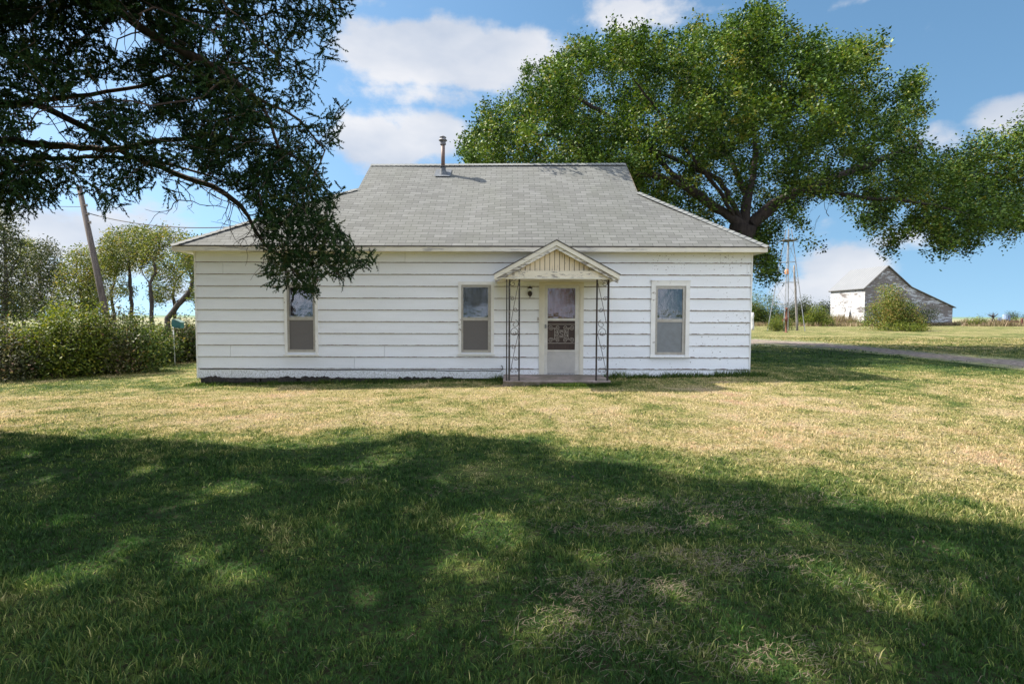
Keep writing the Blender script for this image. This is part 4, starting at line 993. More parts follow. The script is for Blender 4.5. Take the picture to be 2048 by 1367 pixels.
Nn, Pp = colonize(c_path, np.vstack([Aa, Ab, Ac, Ad, Ae_]), .17, .2, 60, .04)
rad = tree_mesh(Nn, Pp, .30, .0035, cedbark, cedar, 'trunk')
Dn = unit(Nn-Nn[np.maximum(Pp, 0)]+1e-6)
tw = (rad < .016) & ced_ok(Nn, .9)
P0 = Nn[tw]; D0 = Dn[tw]
def sprays(P, D, k, sp, droop, ok, jit=.8):
    P = np.repeat(P, k, 0)+rng.normal(0, sp, (len(P)*k, 3)); D = unit(np.repeat(D, k, 0)+rng.normal(0, jit, (len(P), 3))-np.array([0, 0, droop])); m_ = ok(P+D*.05); return P[m_], D[m_]
Pc, Dc = sprays(P0, D0, 9, .085, .1, ced_ok)
bx_, by_, bw_ = proj(Pc); offv = ~((bw_ > .2) & (bx_ > -120) & (by_ > -120))
# sprays out of view are made broader to thicken the cast shade
Po, Do = sprays(P0, D0, 5, .16, .1, ced_ok, 1.0); ox, oy, ow = proj(Po); k_ = ~((ow > .2) & (ox > -120) & (oy > -120)); Pc = np.vstack([Pc, Po[k_]]); Dc = np.vstack([Dc, Do[k_]]); offv = np.concatenate([offv, np.ones(k_.sum(), bool)])
needle_cloud('foliage', Pc, Dc, cedM, cedar, 30, .036, np.where(offv, .015, .0068), .16)
# bare dead twigs hanging under the boughs
deadM = simple('bare_twig', (.16, .13, .12), (.07, .055, .05), 20)
for (px, py, Y) in ((355, 400, 7.1), (420, 385, 7.1), (455, 400, 7.15), (350, 360, 7.0), (500, 440, 7.2), (470, 405, 7.15), (515, 470, 7.2), (440, 380, 7.1), (400, 372, 7.1), (540, 470, 7.25), (390, 150, 6.3), (420, 200, 6.4), (390, 300, 6.6), (450, 240, 6.5), (270, 300, 7), (100, 210, 7.2), (60, 250, 6.9), (480, 100, 6.2), (600, 260, 6.4), (560, 60, 6.3)):
    for q in range(2):
        mb = MB(); p = at(px, py, Y-.35); d = np.array([rng.uniform(-.4, 1), rng.uniform(-.3, .3), rng.uniform(-1, .1)]); d /= np.linalg.norm(d); pts = [p]; st = rng.uniform(.05, .09)
        for i in range(7):
            d = d+rng.normal(0, .28, 3); d /= np.linalg.norm(d); pts.append(pts[-1]+d*st)
            if i in (2, 4):
                e = d+rng.normal(0, .7, 3); e /= np.linalg.norm(e); pp = [pts[-1]]
                for j in range(4): e = e+rng.normal(0, .3, 3); e /= np.linalg.norm(e); pp.append(pp[-1]+e*st)
                mb.tube(pp, .004, 3, .0018)
        mb.tube(pts, .007, 4, .002); mb.build('dead_twig', deadM, cedar)

# ------------------------------------------------------------------ the broad elm behind the house
elmM = leaf_mat('elm_leaves', [(.1, (.010, .028, .006)), (.36, (.030, .070, .011)), (.56, (.075, .138, .018)), (.8, (.165, .24, .03)), (1.05, (.24, .22, .045))], .22, .5, .25, .6)
elmbark = bark_mat('elm_bark', (.065, .048, .04), (.018, .013, .011), 9)
ESIL = [(925, 345), (918, 300), (922, 262), (950, 240), (962, 196), (996, 186), (1008, 165), (1038, 160), (1040, 128), (1078, 132), (1092, 104), (1118, 112), (1132, 68), (1162, 76), (1190, 78), (1200, 60), (1226, 36), (1248, 74), (1270, 66), (1290, 50), (1318, 62), (1345, 56), (1352, 78), (1372, 60), (1380, 38), (1400, 34), (1408, 58), (1440, 50), (1444, 20), (1478, 26), (1490, -14), (1512, 4), (1556, -6), (1566, 30), (1592, 46), (1600, 66), (1616, 82), (1630, 62), (1655, 78), (1690, 72), (1720, 78), (1764, 66), (1770, 90), (1746, 118), (1772, 142), (1800, 168), (1822, 130), (1850, 138), (1862, 168), (1842, 192), (1866, 224), (1842, 262), (1870, 292), (1905, 305), (1930, 322), (1948, 350), (1985, 362), (2048, 372), (2075, 430), (2040, 478), (1985, 462), (1965, 480), (1950, 515), (1905, 500), (1896, 540), (1862, 520), (1850, 470), (1815, 470), (1790, 500), (1782, 534), (1758, 520), (1742, 470), (1702, 440), (1672, 405), (1636, 392), (1604, 398), (1610, 440), (1648, 505), (1640, 525), (1600, 480), (1586, 440), (1566, 438), (1560, 470), (1572, 515), (1556, 530), (1560, 560), (1520, 572), (1498, 560), (1497, 495), (1490, 520), (1400, 530), (1250, 500), (1050, 430), (930, 400)]
EGAP = [(1476, 438, 36, 26), (1545, 425, 24, 12), (1500, 398, 22, 14), (1545, 372, 18, 10), (1420, 378, 26, 10), (1340, 338, 14, 8), (1690, 330, 20, 9), (1610, 350, 16, 7), (1760, 300, 16, 9), (1590, 250, 12, 8), (1500, 300, 10, 12), (1430, 150, 8, 10), (1700, 160, 14, 12), (1640, 200, 10, 10), (1815, 420, 26, 10), (1720, 410, 18, 8), (1780, 215, 14, 18), (1650, 440, 34, 26), (1300, 372, 18, 6)]
def elm_open(P):                                        # few leaves hang in front of the big lower limbs
    x, y, w = proj(P); return ~((y > 300) & (x > 1290) & (x < 1800) & (P[:, 1] < 20.9) & (rng.random(len(P)) < .45)) & ~((y > 240) & (P[:, 1] < 19.5) & (x > 1350) & (rng.random(len(P)) < .4))
def elm_ok(P, k=1.0):
    x, y, w = proj(P); ok = (w > .2) & inpoly(x, y, ESIL)
    for (gx_, gy_, rx, ry) in EGAP: ok &= ((x-gx_)/(rx*k))**2+((y-gy_)/(ry*k))**2 > 1
    # stay clear of the roof
    rzz = np.where(P[:, 1] < 2*YR-YE+.2, ZE+MS*(np.minimum(P[:, 1], 2*YR-P[:, 1])-YE)+.35, 2.0)
    return ok & (P[:, 2] > np.where((P[:, 0] < XR+.6), rzz, 2.2))
EB = np.array([at(1458, 640, 20.5)[0], 20.5, 0.1])
elm = empty('elm_tree', EB, 'huge spreading leafy tree rising behind the right end of the farmhouse roof', 'tree')
fk = at(1486, 452, 20.5)
e_path = [(None, [EB+[0, 0, -.2], EB+[.05, 0, 1.2], EB+[.05, 0, 2.6], fk])]
for l in ([(1486, 455, 20.5), (1430, 415, 20.4), (1372, 372, 20.2), (1310, 350, 19.8), (1265, 347, 19.4), (1180, 300, 18.8), (1100, 270, 18.3), (1000, 262, 18)],
          [(1470, 440, 20.4), (1448, 395, 20.0), (1405, 340, 19.5), (1350, 270, 19.0), (1290, 190, 18.6), (1240, 110, 18.5)], [(1490, 440, 20.6), (1500, 380, 21), (1512, 300, 21.4), (1505, 200, 21.6), (1522, 110, 21.5), (1530, 30, 21.4)],
          [(1492, 458, 20.6), (1545, 412, 20.5), (1592, 384, 20.3), (1650, 382, 20.0), (1722, 395, 19.6), (1800, 400, 19.2), (1870, 410, 19), (1940, 430, 18.9)], [(1545, 412, 20.5), (1590, 352, 20.8), (1640, 290, 21.2), (1700, 220, 21.5), (1745, 140, 21.8)],
          [(1600, 384, 20.3), (1680, 350, 20.8), (1760, 320, 21.5), (1840, 290, 22)], [(1500, 400, 20.9), (1450, 300, 21.8), (1400, 210, 22.5), (1360, 120, 23)], [(1512, 300, 21.4), (1570, 220, 20), (1610, 130, 19.4)],
          [(1372, 372, 20.2), (1300, 300, 20.8), (1200, 220, 21), (1100, 170, 21)], [(1486, 450, 20.5), (1440, 360, 21.5), (1330, 310, 22.5), (1250, 260, 23)], [(1722, 395, 19.6), (1770, 430, 19.5), (1800, 465, 19.5)], [(1592, 384, 20.3), (1640, 430, 19.6), (1700, 440, 19.2), (1760, 500, 19)],
          [(1500, 455, 20.6), (1540, 470, 20.2), (1530, 530, 20)], [(1800, 400, 19.2), (1850, 450, 19), (1890, 500, 18.8)]):
    e_path.append(('x', [at(*p) for p in l]))
Ae = np.vstack([a_[elm_open(a_)] for a_ in [img_attr(560, 14, .27, elm_ok, (900, -60, 2000, 580), 16.5, 28), img_attr(110, 6, .25, elm_ok, (1560, 380, 2000, 560), 18.2, 20.5), img_attr(50, 6, .22, elm_ok, (1495, 440, 1660, 575), 19, 21)]])
Nn, Pp = colonize(e_path, Ae, .34, .42, 60, .03)
rad = tree_mesh(Nn, Pp, .50, .0035, elmbark, elm, 'trunk')
tw = (rad < .02) & elm_ok(Nn, .9)
Pe = np.repeat(Nn[tw], 2, 0)+rng.normal(0, .2, (tw.sum()*2, 3)); Pe = Pe[elm_ok(Pe)]; Pe = Pe[elm_open(Pe)]
print('elm nodes', len(Nn), 'clusters', len(Pe))
leaf_cloud('crown', Pe, elmM, elm, 38, .16, .115, .085, .52, .2, .5)

# second tree whose crown enters at the right edge
S2 = [(1905, 330), (1915, 300), (1940, 290), (1948, 262), (1985, 258), (2010, 240), (2048, 246), (2100, 180), (2300, 120), (2600, 200), (2700, 380), (2600, 520), (2400, 540), (2200, 530), (2075, 500), (2040, 470), (2000, 480), (1965, 440), (1925, 400), (1890, 400), (1900, 360)]
def t2_ok(P, k=1.0):
    x, y, w = proj(P); return (w > .2) & inpoly(x, y, S2)
TB = np.array([at(2330, 640, 23.0)[0], 23.0, .1])
t2 = empty('elm_tree', TB, 'leafy tree at the right edge whose crown alone enters the frame', 'tree')
p2 = [(None, [TB+[0, 0, -.2], TB+[0, 0, 2.2], at(2320, 470, 23)])]
for l in ([(2320, 470, 23), (2230, 400, 22.8), (2140, 370, 22.5), (2060, 365, 22.2), (1990, 350, 22), (1950, 340, 22)], [(2320, 470, 23), (2260, 440, 22), (2160, 450, 21.5), (2070, 430, 21.2), (2000, 420, 21)], [(2320, 460, 23), (2350, 350, 23.5), (2300, 250, 23.5)], [(2320, 460, 23), (2450, 380, 23.5), (2550, 330, 24)], [(2140, 370, 22.5), (2100, 310, 23), (2050, 280, 23)]):
    p2.append(('x', [at(*p) for p in l]))
A2 = img_attr(330, 12, .33, t2_ok, (1880, 100, 2700, 560), 20.5, 26)
Nn, Pp = colonize(p2, A2, .36, .45, 50, .03)
rad = tree_mesh(Nn, Pp, .38, .009, elmbark, t2, 'trunk')
tw = (rad < .035) & t2_ok(Nn); Pe = np.repeat(Nn[tw], 2, 0)+rng.normal(0, .2, (tw.sum()*2, 3))
leaf_cloud('crown', Pe, elmM, t2, 34, .17, .115, .085, .55, .2, .5)

# ------------------------------------------------------------------ trees behind the hedge on the left
yelM = leaf_mat('hackberry_leaves', [(.1, (.03, .045, .014)), (.4, (.09, .125, .028)), (.7, (.22, .24, .055)), (.95, (.30, .21, .07))], .38, .55, .2, .8)
dkM = leaf_mat('dark_leaves', [(.1, (.018, .03, .012)), (.5, (.045, .065, .025)), (.9, (.11, .11, .04))], .28, .55, .2, .8)
twbark = bark_mat('twisted_bark', (.12, .10, .085), (.035, .028, .022), 14)
def small_tree(label, base, limbs, sil, Y, dY, nA, M_, cl=3, per=12, lf=.085, R0=.10, gaps=(), name='hackberry_tree', grp='trees behind the hedge'):
    B = gnd(base[0], 640); B = np.array([at(base[0], 640, Y)[0], Y, float(gz(at(base[0], 640, Y)[0], Y))])
    def ok(P, k=1.0):
        x, y, w = proj(P); o = (w > .2) & inpoly(x, y, sil) & (P[:, 2] > .3)
        for (a, b, rx, ry) in gaps: o &= ((x-a)/rx)**2+((y-b)/ry)**2 > 1
        return o
    t = empty(name, B, label, 'tree', grp)
    first = limbs[0]; pts = [B-[0, 0, .2]]+[at(p[0], p[1], Y+(p[2] if len(p) > 2 else 0)) for p in first]
    paths = [(None, pts)]+[('x', [at(p[0], p[1], Y+(p[2] if len(p) > 2 else 0)) for p in l]) for l in limbs[1:]]
    xs_ = [p[0] for p in sil]; ys_ = [p[1] for p in sil]
    A = img_attr(int(nA*1.7), 9, .17, ok, (min(xs_), min(ys_), max(xs_), max(ys_)), Y-dY, Y+dY)
    st = .28; Nn, Pp = colonize(paths, A, st, .34, 40, .0, 1e9, .35)
    rad = tree_mesh(Nn, Pp, R0*.82, .005, twbark, t, 'trunk')
    tw = (rad < .022) & ok(Nn); P = np.repeat(Nn[tw], cl, 0)+rng.normal(0, .16, (tw.sum()*cl, 3)); P = P[ok(P)]
    leaf_cloud('crown', P, M_, t, per, .12, lf*1.15, lf*.8, .5, .18, .4)
    return t
small_tree('tall slender tree with umbrella crown directly right of the leaning pole', (262, 640), [[(263, 620), (260, 560), (257, 520), (262, 490)], [(260, 560), (235, 520), (215, 495)], [(257, 520), (285, 490), (300, 475)], [(263, 620), (235, 590), (222, 570)]],
           [(188, 500), (200, 465), (235, 455), (262, 450), (300, 455), (318, 470), (322, 500), (300, 525), (270, 530), (245, 545), (215, 560), (205, 600), (225, 625), (200, 625), (190, 560)], 25, 1.7, 90, yelM, gaps=((240, 575, 26, 26),))
small_tree('twisted many forked tree between the slender tree and the house corner', (303, 640), [[(303, 625), (302, 590), (300, 565), (285, 545), (280, 520)], [(300, 565), (312, 545), (308, 520), (320, 495), (315, 480)], [(302, 590), (330, 570), (345, 550)], [(303, 610), (320, 596), (350, 590)]],
           [(270, 500), (285, 462), (330, 452), (372, 462), (398, 480), (398, 540), (370, 530), (352, 560), (330, 600), (310, 600), (318, 560), (330, 530), (300, 520), (285, 540), (270, 530)], 23.5, 1.4, 75, yelM, gaps=((340, 512, 18, 16), (345, 580, 20, 12)), per=11)
small_tree('leaning dark trunked tree bending right behind the house corner', (330, 645), [[(335, 636), (355, 610), (374, 590), (385, 560), (378, 540), (362, 520)], [(385, 560), (396, 530), (400, 500)], [(374, 590), (400, 575), (420, 560)]],
           [(350, 520), (370, 485), (400, 470), (450, 480), (450, 640), (395, 620), (380, 600), (392, 560), (365, 545)], 21.5, 1.2, 70, yelM, R0=.13, gaps=((372, 570, 9, 12),))
small_tree('broad yellowish tree left of the leaning pole', (165, 640), [[(168, 620), (160, 580), (150, 545), (155, 515)], [(160, 580), (185, 550), (190, 520)], [(160, 580), (130, 560), (115, 530)]],
           [(105, 600), (110, 545), (135, 505), (160, 490), (190, 500), (205, 530), (212, 580), (205, 640), (105, 640)], 23.5, 1.5, 95, yelM, per=10)
small_tree('dark rounded tree standing between the yellowish tree and the tall left edge tree', (82, 640), [[(84, 620), (80, 570), (75, 530), (85, 500)], [(80, 570), (105, 540), (110, 510)], [(80, 590), (55, 560), (50, 520)]],
           [(38, 640), (42, 540), (60, 500), (80, 475), (104, 478), (122, 500), (130, 540), (125, 600), (130, 640)], 26, 1.7, 90, dkM, per=9, gaps=((60, 560, 10, 12),))
small_tree('tall dark tree at the left edge under the cedar boughs', (8, 640), [[(10, 620), (12, 540), (8, 470), (15, 430)], [(12, 560), (35, 520), (42, 490)], [(12, 540), (-20, 500)]],
           [(-80, 640), (-80, 430), (0, 405), (36, 425), (52, 470), (55, 530), (50, 640)], 22, 1.5, 130, dkM, per=9, R0=.13)

small_tree('pale wide crowned tree far behind the foot of the leaning pole', (228, 640), [[(228, 625), (222, 585), (232, 550), (222, 510)], [(222, 585), (200, 560), (185, 540)], [(232, 550), (258, 525), (265, 500)], [(228, 610), (250, 585), (270, 575)]],
           [(170, 560), (185, 520), (200, 490), (240, 480), (285, 488), (300, 530), (285, 560), (262, 548), (250, 560), (275, 580), (262, 600), (235, 590), (215, 605), (190, 640), (165, 640)], 30, 2.0, 70, yelM, per=9, gaps=((205, 560, 12, 14), (245, 525, 10, 8)))
small_tree('pale tangled tree far behind the two slender crooked trees', (352, 640), [[(350, 625), (345, 590), (352, 560), (340, 530)], [(345, 590), (322, 565), (310, 540)], [(352, 560), (375, 540), (385, 505)], [(348, 605), (375, 590), (395, 585)]],
           [(285, 560), (300, 520), (330, 488), (370, 475), (410, 500), (410, 600), (380, 605), (365, 585), (340, 600), (320, 620), (300, 610)], 29, 2.0, 70, yelM, per=9, gaps=((335, 560, 12, 12), (365, 530, 10, 10), (372, 572, 9, 10)))
small_tree('thin leafy tree standing between the dark trees at the far left', (48, 640), [[(48, 620), (44, 570), (52, 530), (45, 490)], [(44, 570), (25, 540), (20, 510)], [(52, 550), (72, 520)]],
           [(0, 600), (10, 520), (30, 480), (60, 470), (85, 500), (95, 560), (90, 640), (0, 640)], 28, 1.8, 80, yelM, per=9, gaps=((30, 560, 10, 14), (70, 570, 10, 12)))

# ------------------------------------------------------------------ hedge of shrubs, one object each
shrubM = [leaf_mat('green_shrub_leaves', [(.1, (.015, .03, .01)), (.5, (.065, .11, .02)), (.75, (.19, .23, .04)), (1, (.30, .20, .07))], .28, .55, .2, 1.5),
          leaf_mat('yellow_green_leaves', [(.1, (.02, .04, .01)), (.45, (.11, .155, .02)), (.72, (.22, .245, .035)), (1, (.34, .29, .05))], .35, .55, .2, 1.2),
          leaf_mat('dusty_purple_leaves', [(.1, (.02, .02, .012)), (.5, (.075, .09, .038)), (.75, (.20, .18, .09)), (1, (.26, .13, .10))], .25, .55, .2, 1.5)]
stemM = bark_mat('stem_bark', (.13, .10, .08), (.04, .03, .025), 18)
def shrub(name, label, base, Y, w, h, M_, n, leaf=.055, per=14, grp=None, depth=None, cat='shrub', lo=.03, top=1.0, tint=.5, sticks=9):
    if name == 'hedge_shrub': h = h*1.13; leaf = leaf*1.45
    x = at(base, 640, Y)[0]; B = np.array([x, Y, float(gz(x, Y))]); t = empty(name, B, label, cat, grp); depth = depth or w*.8
    mb = MB()
    pts = []
    nb = 16                                             # a bush is a bundle of lobes of different height
    lob = [(rng.uniform(-.42, .42)*w, rng.uniform(-.42, .42)*depth, rng.uniform(.45, 1.0)) for _ in range(nb)]
    for (lx_, ly_, lh) in lob:
        k = max(4, n//nb); f = 1-.55*((lx_/(w*.5))**2+(ly_/(depth*.5))**2)
        hh = h*lh*max(.45, f)*top; rr_ = w*.17
        zz = rng.uniform(lo, 1, k)**.85*hh; a = rng.uniform(0, 2*math.pi, k); q = np.sqrt(rng.uniform(.1, 1, k))*rr_*(1.15-.55*(zz/hh)**2)
        pts.append(np.stack([B[0]+lx_+q*np.cos(a), B[1]+ly_+q*np.sin(a), B[2]+zz], 1))
        p0 = B+np.array([lx_*.3, ly_*.3, -.05]); mb.tube([p0, B+np.array([lx_*.7, ly_*.7, hh*.35]), B+np.array([lx_, ly_, hh*.95])], .018, 4, .004)
        for _ in range(2):
            e = B+np.array([lx_+rng.normal(0, rr_), ly_+rng.normal(0, rr_), hh*rng.uniform(.6, 1.12)]); mb.tube([B+np.array([lx_*.6, ly_*.6, hh*.3]), e], .009, 3, .002)
    mb.build('stems', stemM, t)
    leaf_cloud('foliage', np.vstack(pts), M_, t, per, .09*max(1, leaf/.055), leaf, leaf*.6, tint, .17, .3)
    return t
HG = 'shrubs of the overgrown hedge'
for (nm, lab, base, Y, w, h, mi, n) in (
    ('hedge_shrub', 'dusty purple green shrub at the far left end of the hedge', 8, 13.6, 1.9, 1.75, 2, 420), ('hedge_shrub', 'yellow tipped shrub second from the left end of the hedge', 60, 14.0, 1.7, 1.9, 1, 400),
    ('hedge_shrub', 'tall bright yellow green shrub, the highest in the hedge, left of the leaning pole', 118, 14.2, 1.9, 2.15, 1, 520), ('hedge_shrub', 'yellow green shrub in front of the leaning pole', 168, 14.6, 1.6, 2.0, 1, 430),
    ('hedge_shrub', 'grey green shrub just right of the leaning pole foot', 218, 15.0, 1.7, 1.85, 2, 420), ('hedge_shrub', 'low green rounded shrub in the middle right of the hedge', 262, 15.4, 1.6, 1.7, 0, 380),
    ('hedge_shrub', 'dense dark green shrub just left of the green box on a stake', 286, 17.4, 1.7, 1.85, 0, 420), ('hedge_shrub', 'small leafy shrub directly behind the green box on a stake', 342, 19.0, 1.9, 1.65, 0, 380),
    ('hedge_shrub', 'brownish shrub touching the house corner at the right end of the hedge', 388, 19.2, 1.9, 1.7, 2, 420)):
    shrub(nm, lab, base, Y, w, h, shrubM[mi], n, .06, 14, HG)
for (base, Y, w, h, mi, lab) in ((-60, 15.0, 2.2, 2.0, 0, 'dark shrub filling the hedge behind its left end'), (140, 16.2, 2.6, 2.1, 0, 'dark shrub behind the bright yellow green shrubs of the hedge'), (245, 17.5, 2.6, 2.0, 2, 'dull shrub behind the grey green shrub of the hedge'), (410, 19.5, 2.4, 1.9, 0, 'green shrub half hidden behind the house corner')):
    shrub('hedge_shrub', lab, base, Y, w, h, shrubM[mi], 380, .065, 13, HG)

# ------------------------------------------------------------------ utility pole, wires, green box on a stake
pb = gnd(210, 640); Yp = 20.5
pt = at(158, 372, Yp); pm_ = at(206, 600, Yp); v = (pt-pm_); pbt = pm_-v*(pm_[2]+.3)/v[2]
pole = empty('utility_pole', (pbt[0], pbt[1], 0), 'old grey wooden utility pole leaning left above the hedge', 'utility pole')
woodM = simple('grey_pole_wood', (.14, .112, .095), (.07, .054, .045), 6, .95, 0, .6, (4, 4, .3))
mb = MB(); mb.tube([pbt, pm_, pt], [.125, .115, .085], 12); mb.build('pole', woodM, pole, True)
mb = MB(); vv = v/np.linalg.norm(v)
for i in range(3):
    p = pt-vv*(.75+.33*i)+np.array([.13, -.04, 0]); mb.box(p-[.05, .03, .02], p+[.05, .03, .02]); mb.lathe(p+[.05, 0, -.05], [(.0, 0), (.03, .0), (.022, .03), (.03, .05), (.022, .07), (.03, .1), (0, .1)], 8)
mb.tube([pt-vv*.5+np.array([.13, -.04, 0]), pt-vv*1.65+np.array([.13, -.04, 0])], .012, 5); mb.build('insulator_rack', simple('porcelain_brown', (.28, .24, .2), (.2, .16, .13)), pole)
wireM = simple('wire_black', (.02, .02, .02), None)
def wire(a, b, sagv, lab, r=.011):
    mb = MB(); P = []
    for i in range(25):
        k = i/24; p = a+(b-a)*k; P.append(p-np.array([0, 0, sagv*4*k*(1-k)]))
    mb.tube(P, r, 4); tag(mb.build('overhead_wire', wireM), lab, 'wire', 'wires on the leaning pole')
h0 = pt-vv*1.05+np.array([.16, -.04, 0]); wire(h0, np.array([-5.55, 14.3, ZE+1.0]), .38, 'dark service wire running from the leaning pole down to the farmhouse roof', .016)
wire(pt-vv*.8+np.array([-.1, 0, 0]), np.array([-40, 24, 8.2]), .4, 'dark wire running off to the left from the leaning pole')
# green box
Yg = 16.3; s0 = gnd(350, 728); s1 = at(346.5, 652, s0[1]); Yg = s0[1]
gb = empty('rain_gauge_post', (s0[0], s0[1], s0[2]), 'thin white stake carrying a small dark green slanted box beside the hedge', 'marker post')
mb = MB(); mb.tube([s0-[0, 0, .1], s1], .016, 8); mb.build('stake', simple('white_pipe', (.72, .74, .76), (.5, .5, .48), 10, .4), gb, True)
def bxz(p, y): q = at(p, y, Yg); return (q[0], q[2])
mb = MB(); mb.prism([bxz(347, 652.5), bxz(355, 655), bxz(364.5, 656), bxz(364.5, 645), bxz(352, 638.5), bxz(347, 640)], Yg-.10, Yg+.10); mb.build('green_box', simple('green_metal', (.025, .13, .11), (.018, .09, .085), 8, .45), gb)
mb = MB(); mb.prism([bxz(346.5, 640.3), bxz(352, 638.6), bxz(352, 637.4), bxz(346.5, 639.2)][::-1], Yg-.11, Yg+.11); mb.prism([bxz(352.2, 638.6), bxz(366, 645.2), bxz(366, 643.9), bxz(352.2, 637.4)][::-1], Yg-.11, Yg+.11); mb.build('lid', simple('faded_green_lid', (.25, .32, .28), (.16, .24, .2), 8, .5), gb)

# ------------------------------------------------------------------ windmill tower, pump, poles
def wx(p, Y, y=650): return float(at(p, y, Y)[0])
Yw = 48.6; cw = np.array([wx(1572, Yw), Yw, float(gz(20, 48))]); rot = R(11)
def wp(sx, sy, z, half):                                # point on the tower's square section
    x, y = sx*half, sy*half; return cw+np.array([x*math.cos(rot)-y*math.sin(rot), x*math.sin(rot)+y*math.cos(rot), z])
Ht = 9.3; hb, ht = 1.10, .16
def half(z): return hb+(ht-hb)*z/Ht
wm = empty('windmill_tower', cw, 'tall galvanised four legged windmill tower without a wheel, in the yard right of the farmhouse', 'windmill tower')
for sx in (-1, 1):
    for sy in (-1, 1):
        mb = MB(); mb.tube([wp(sx, sy, -.05, hb), wp(sx, sy, Ht, ht)], .042, 4); mb.build('leg', galvM, wm)
cor = [(-1, -1), (1, -1), (1, 1), (-1, 1)]
for z in (2.45, 4.45, 6.3):
    mb = MB()
    for a, b in zip(cor, cor[1:]+cor[:1]): mb.tube([wp(*a, z, half(z)), wp(*b, z, half(z))], .022, 4)
    mb.build('girt', galvM, wm)
mb = MB()
for z0_, z1_ in ((2.45, 4.45), (4.45, 6.3), (6.3, 8.0)):
    for a, b in zip(cor, cor[1:]+cor[:1]):
        mb.tube([wp(*a, z0_, half(z0_)), wp(*b, z1_, half(z1_))], .009, 3); mb.tube([wp(*b, z0_, half(z0_)), wp(*a, z1_, half(z1_))], .009, 3)
mb.build('cross_braces', galvM, wm)
zp = float(at(1572, 481, Yw)[2])-cw[2]
mb = MB(); pc = cw+[0, 0, zp]; mb.box(pc-[.62, .5, .04], pc+[.62, .5, .04]); mb.build('platform', simple('weathered_platform', (.13, .12, .11), (.06, .055, .05)), wm)
mb = MB(); mb.tube([cw+[0, 0, 1.2], cw+[0, 0, Ht+.6]], .015, 5); mb.build('pump_rod', galvM, wm)
jp = at(1573.5, 541, Yw)
jug = empty('hanging_jug', jp, 'small orange plastic jug hanging inside the windmill tower', 'jug')
mb = MB(); mb.lathe(jp-[0, 0, .32], [(0, 0), (.16, .0), (.17, .03), (.17, .3), (.13, .4), (.06, .47), (.05, .52), (0, .52)], 10); mb.build('bottle', simple('orange_plastic', (.75, .30, .10), (.6, .24, .08), 5, .4), jug, True)
mb = MB(); mb.tube([jp+[0, 0, .18], jp+[0, 0, 1.55]], .012, 4); mb.build('cord', wireM, jug)
def post_thing(name, label, cat, px, py0, py1, Y, r, M_, grp=None, px1=None):
    b = at(px, py1, Y); b[2] = float(gz(b[0], Y)); t_ = at(px1 or px, py0, Y); mb = MB()
    k = 6; P = [b+(t_-b)*i/k+rng.normal(0, r*.15, 3)*(0 < i < k) for i in range(k+1)]; P[0] = b-[0, 0, .2]
    mb.tube(P, r, 8, r*.8); o = mb.build(name, M_, None, True); o.location = (0, 0, 0); return tag(o, label, cat, grp)
post_thing('wooden_pole', 'weathered grey wooden pole leaning beside the right legs of the windmill tower', 'pole', 1594.5, 531, 664, 49.9, .11, simple('driftwood_grey', (.30, .28, .26), (.14, .12, .11), 6, .95, 0, .4, (3, 3, .3)), px1=1588.3)
pp_ = gnd(1572, 664.5); hp = empty('hand_pump', pp_, 'rusty red standing water pump between the windmill legs', 'water pump')
rustR = simple('red_rust', (.20, .065, .04), (.09, .035, .025), 12, .8)
mb = MB(); mb.lathe(pp_, [(.16, -.02), (.16, .03), (.07, .05), (.06, .9), (.11, .92), (.12, 1.25), (.07, 1.3), (.06, 1.9), (.10, 1.92), (.08, 2.05), (0, 2.1)], 10); mb.build('pump_body', rustR, hp, True)
mb = MB(); mb.tube([pp_+[-.08, 0, 1.1], pp_+[-.28, 0, 1.08], pp_+[-.32, 0, .95]], .04, 6); mb.build('spout', rustR, hp)
mb = MB(); mb.tube([pp_+[0, 0, 1.95], pp_+[.22, 0, 1.75], pp_+[.26, 0, 1.2]], .02, 5); mb.build('handle', rustR, hp)
post_thing('white_post', 'short white painted post just right of the house corner', 'post', 1505, 625, 653, 52, .16, simple('white_wood', (.72, .72, .70), (.45, .44, .42), 10))

# ------------------------------------------------------------------ barn
def barn_mat(name, thr, wc=(.50, .51, .53)):
    m, nt, b = mat(name); t = NT(nt); p = t.pos(); s = t.sep(p)
    bz = t.m('FLOOR', t.m('DIVIDE', s[2], .16)); cb_ = t.n('ShaderNodeCombineXYZ'); t.l(t.m('MULTIPLY', t.m('ADD', s[0], s[1]), .35), cb_.inputs[0]); t.l(t.m('MULTIPLY', bz, 3.7), cb_.inputs[1])
    f = t.m('ADD', t.m('MULTIPLY', t.noise(cb_.outputs[0], 2.2, 6, .7), .6), t.m('MULTIPLY', t.noise(t.mapping(p, (.8, .8, 9)), 1.6, 6, .7), .4)); g = t.noise(t.mapping(p, (.5, .5, .8)), .6, 4)
    v = t.m('ADD', f, t.m('MULTIPLY', t.m('SUBTRACT', g, .5), .45))
    wood = t.mix(t.noise(t.mapping(p, (1, 1, 8)), 4, 5), (.085, .078, .076), (.22, .19, .175))
    c = t.mix(t.ramp(v, [(thr, 0.0), (thr+.06, 1.0)]), wood, wc)
    row = t.m('FRACT', t.m('DIVIDE', s[2], .16)); c = t.mix(t.m('LESS_THAN', row, .10), c, (.07, .06, .055))
    t.l(c, b.inputs['Base Color']); b.inputs['Roughness'].default_value = .9; t.bump(f, .4, .02, b); return m
barnF = barn_mat('flaking_barn_boards', .515, (.46, .48, .51)); barnL = barn_mat('whiter_barn_boards', .42, (.47, .47, .47))
tinM, nt_, b_ = mat('ribbed_tin'); t_ = NT(nt_)
su_ = t_.sep(t_.pos()); rib = t_.m('POWER', t_.m('ABSOLUTE', t_.m('SINE', t_.m('MULTIPLY', su_[1], math.pi/.62))), .35)
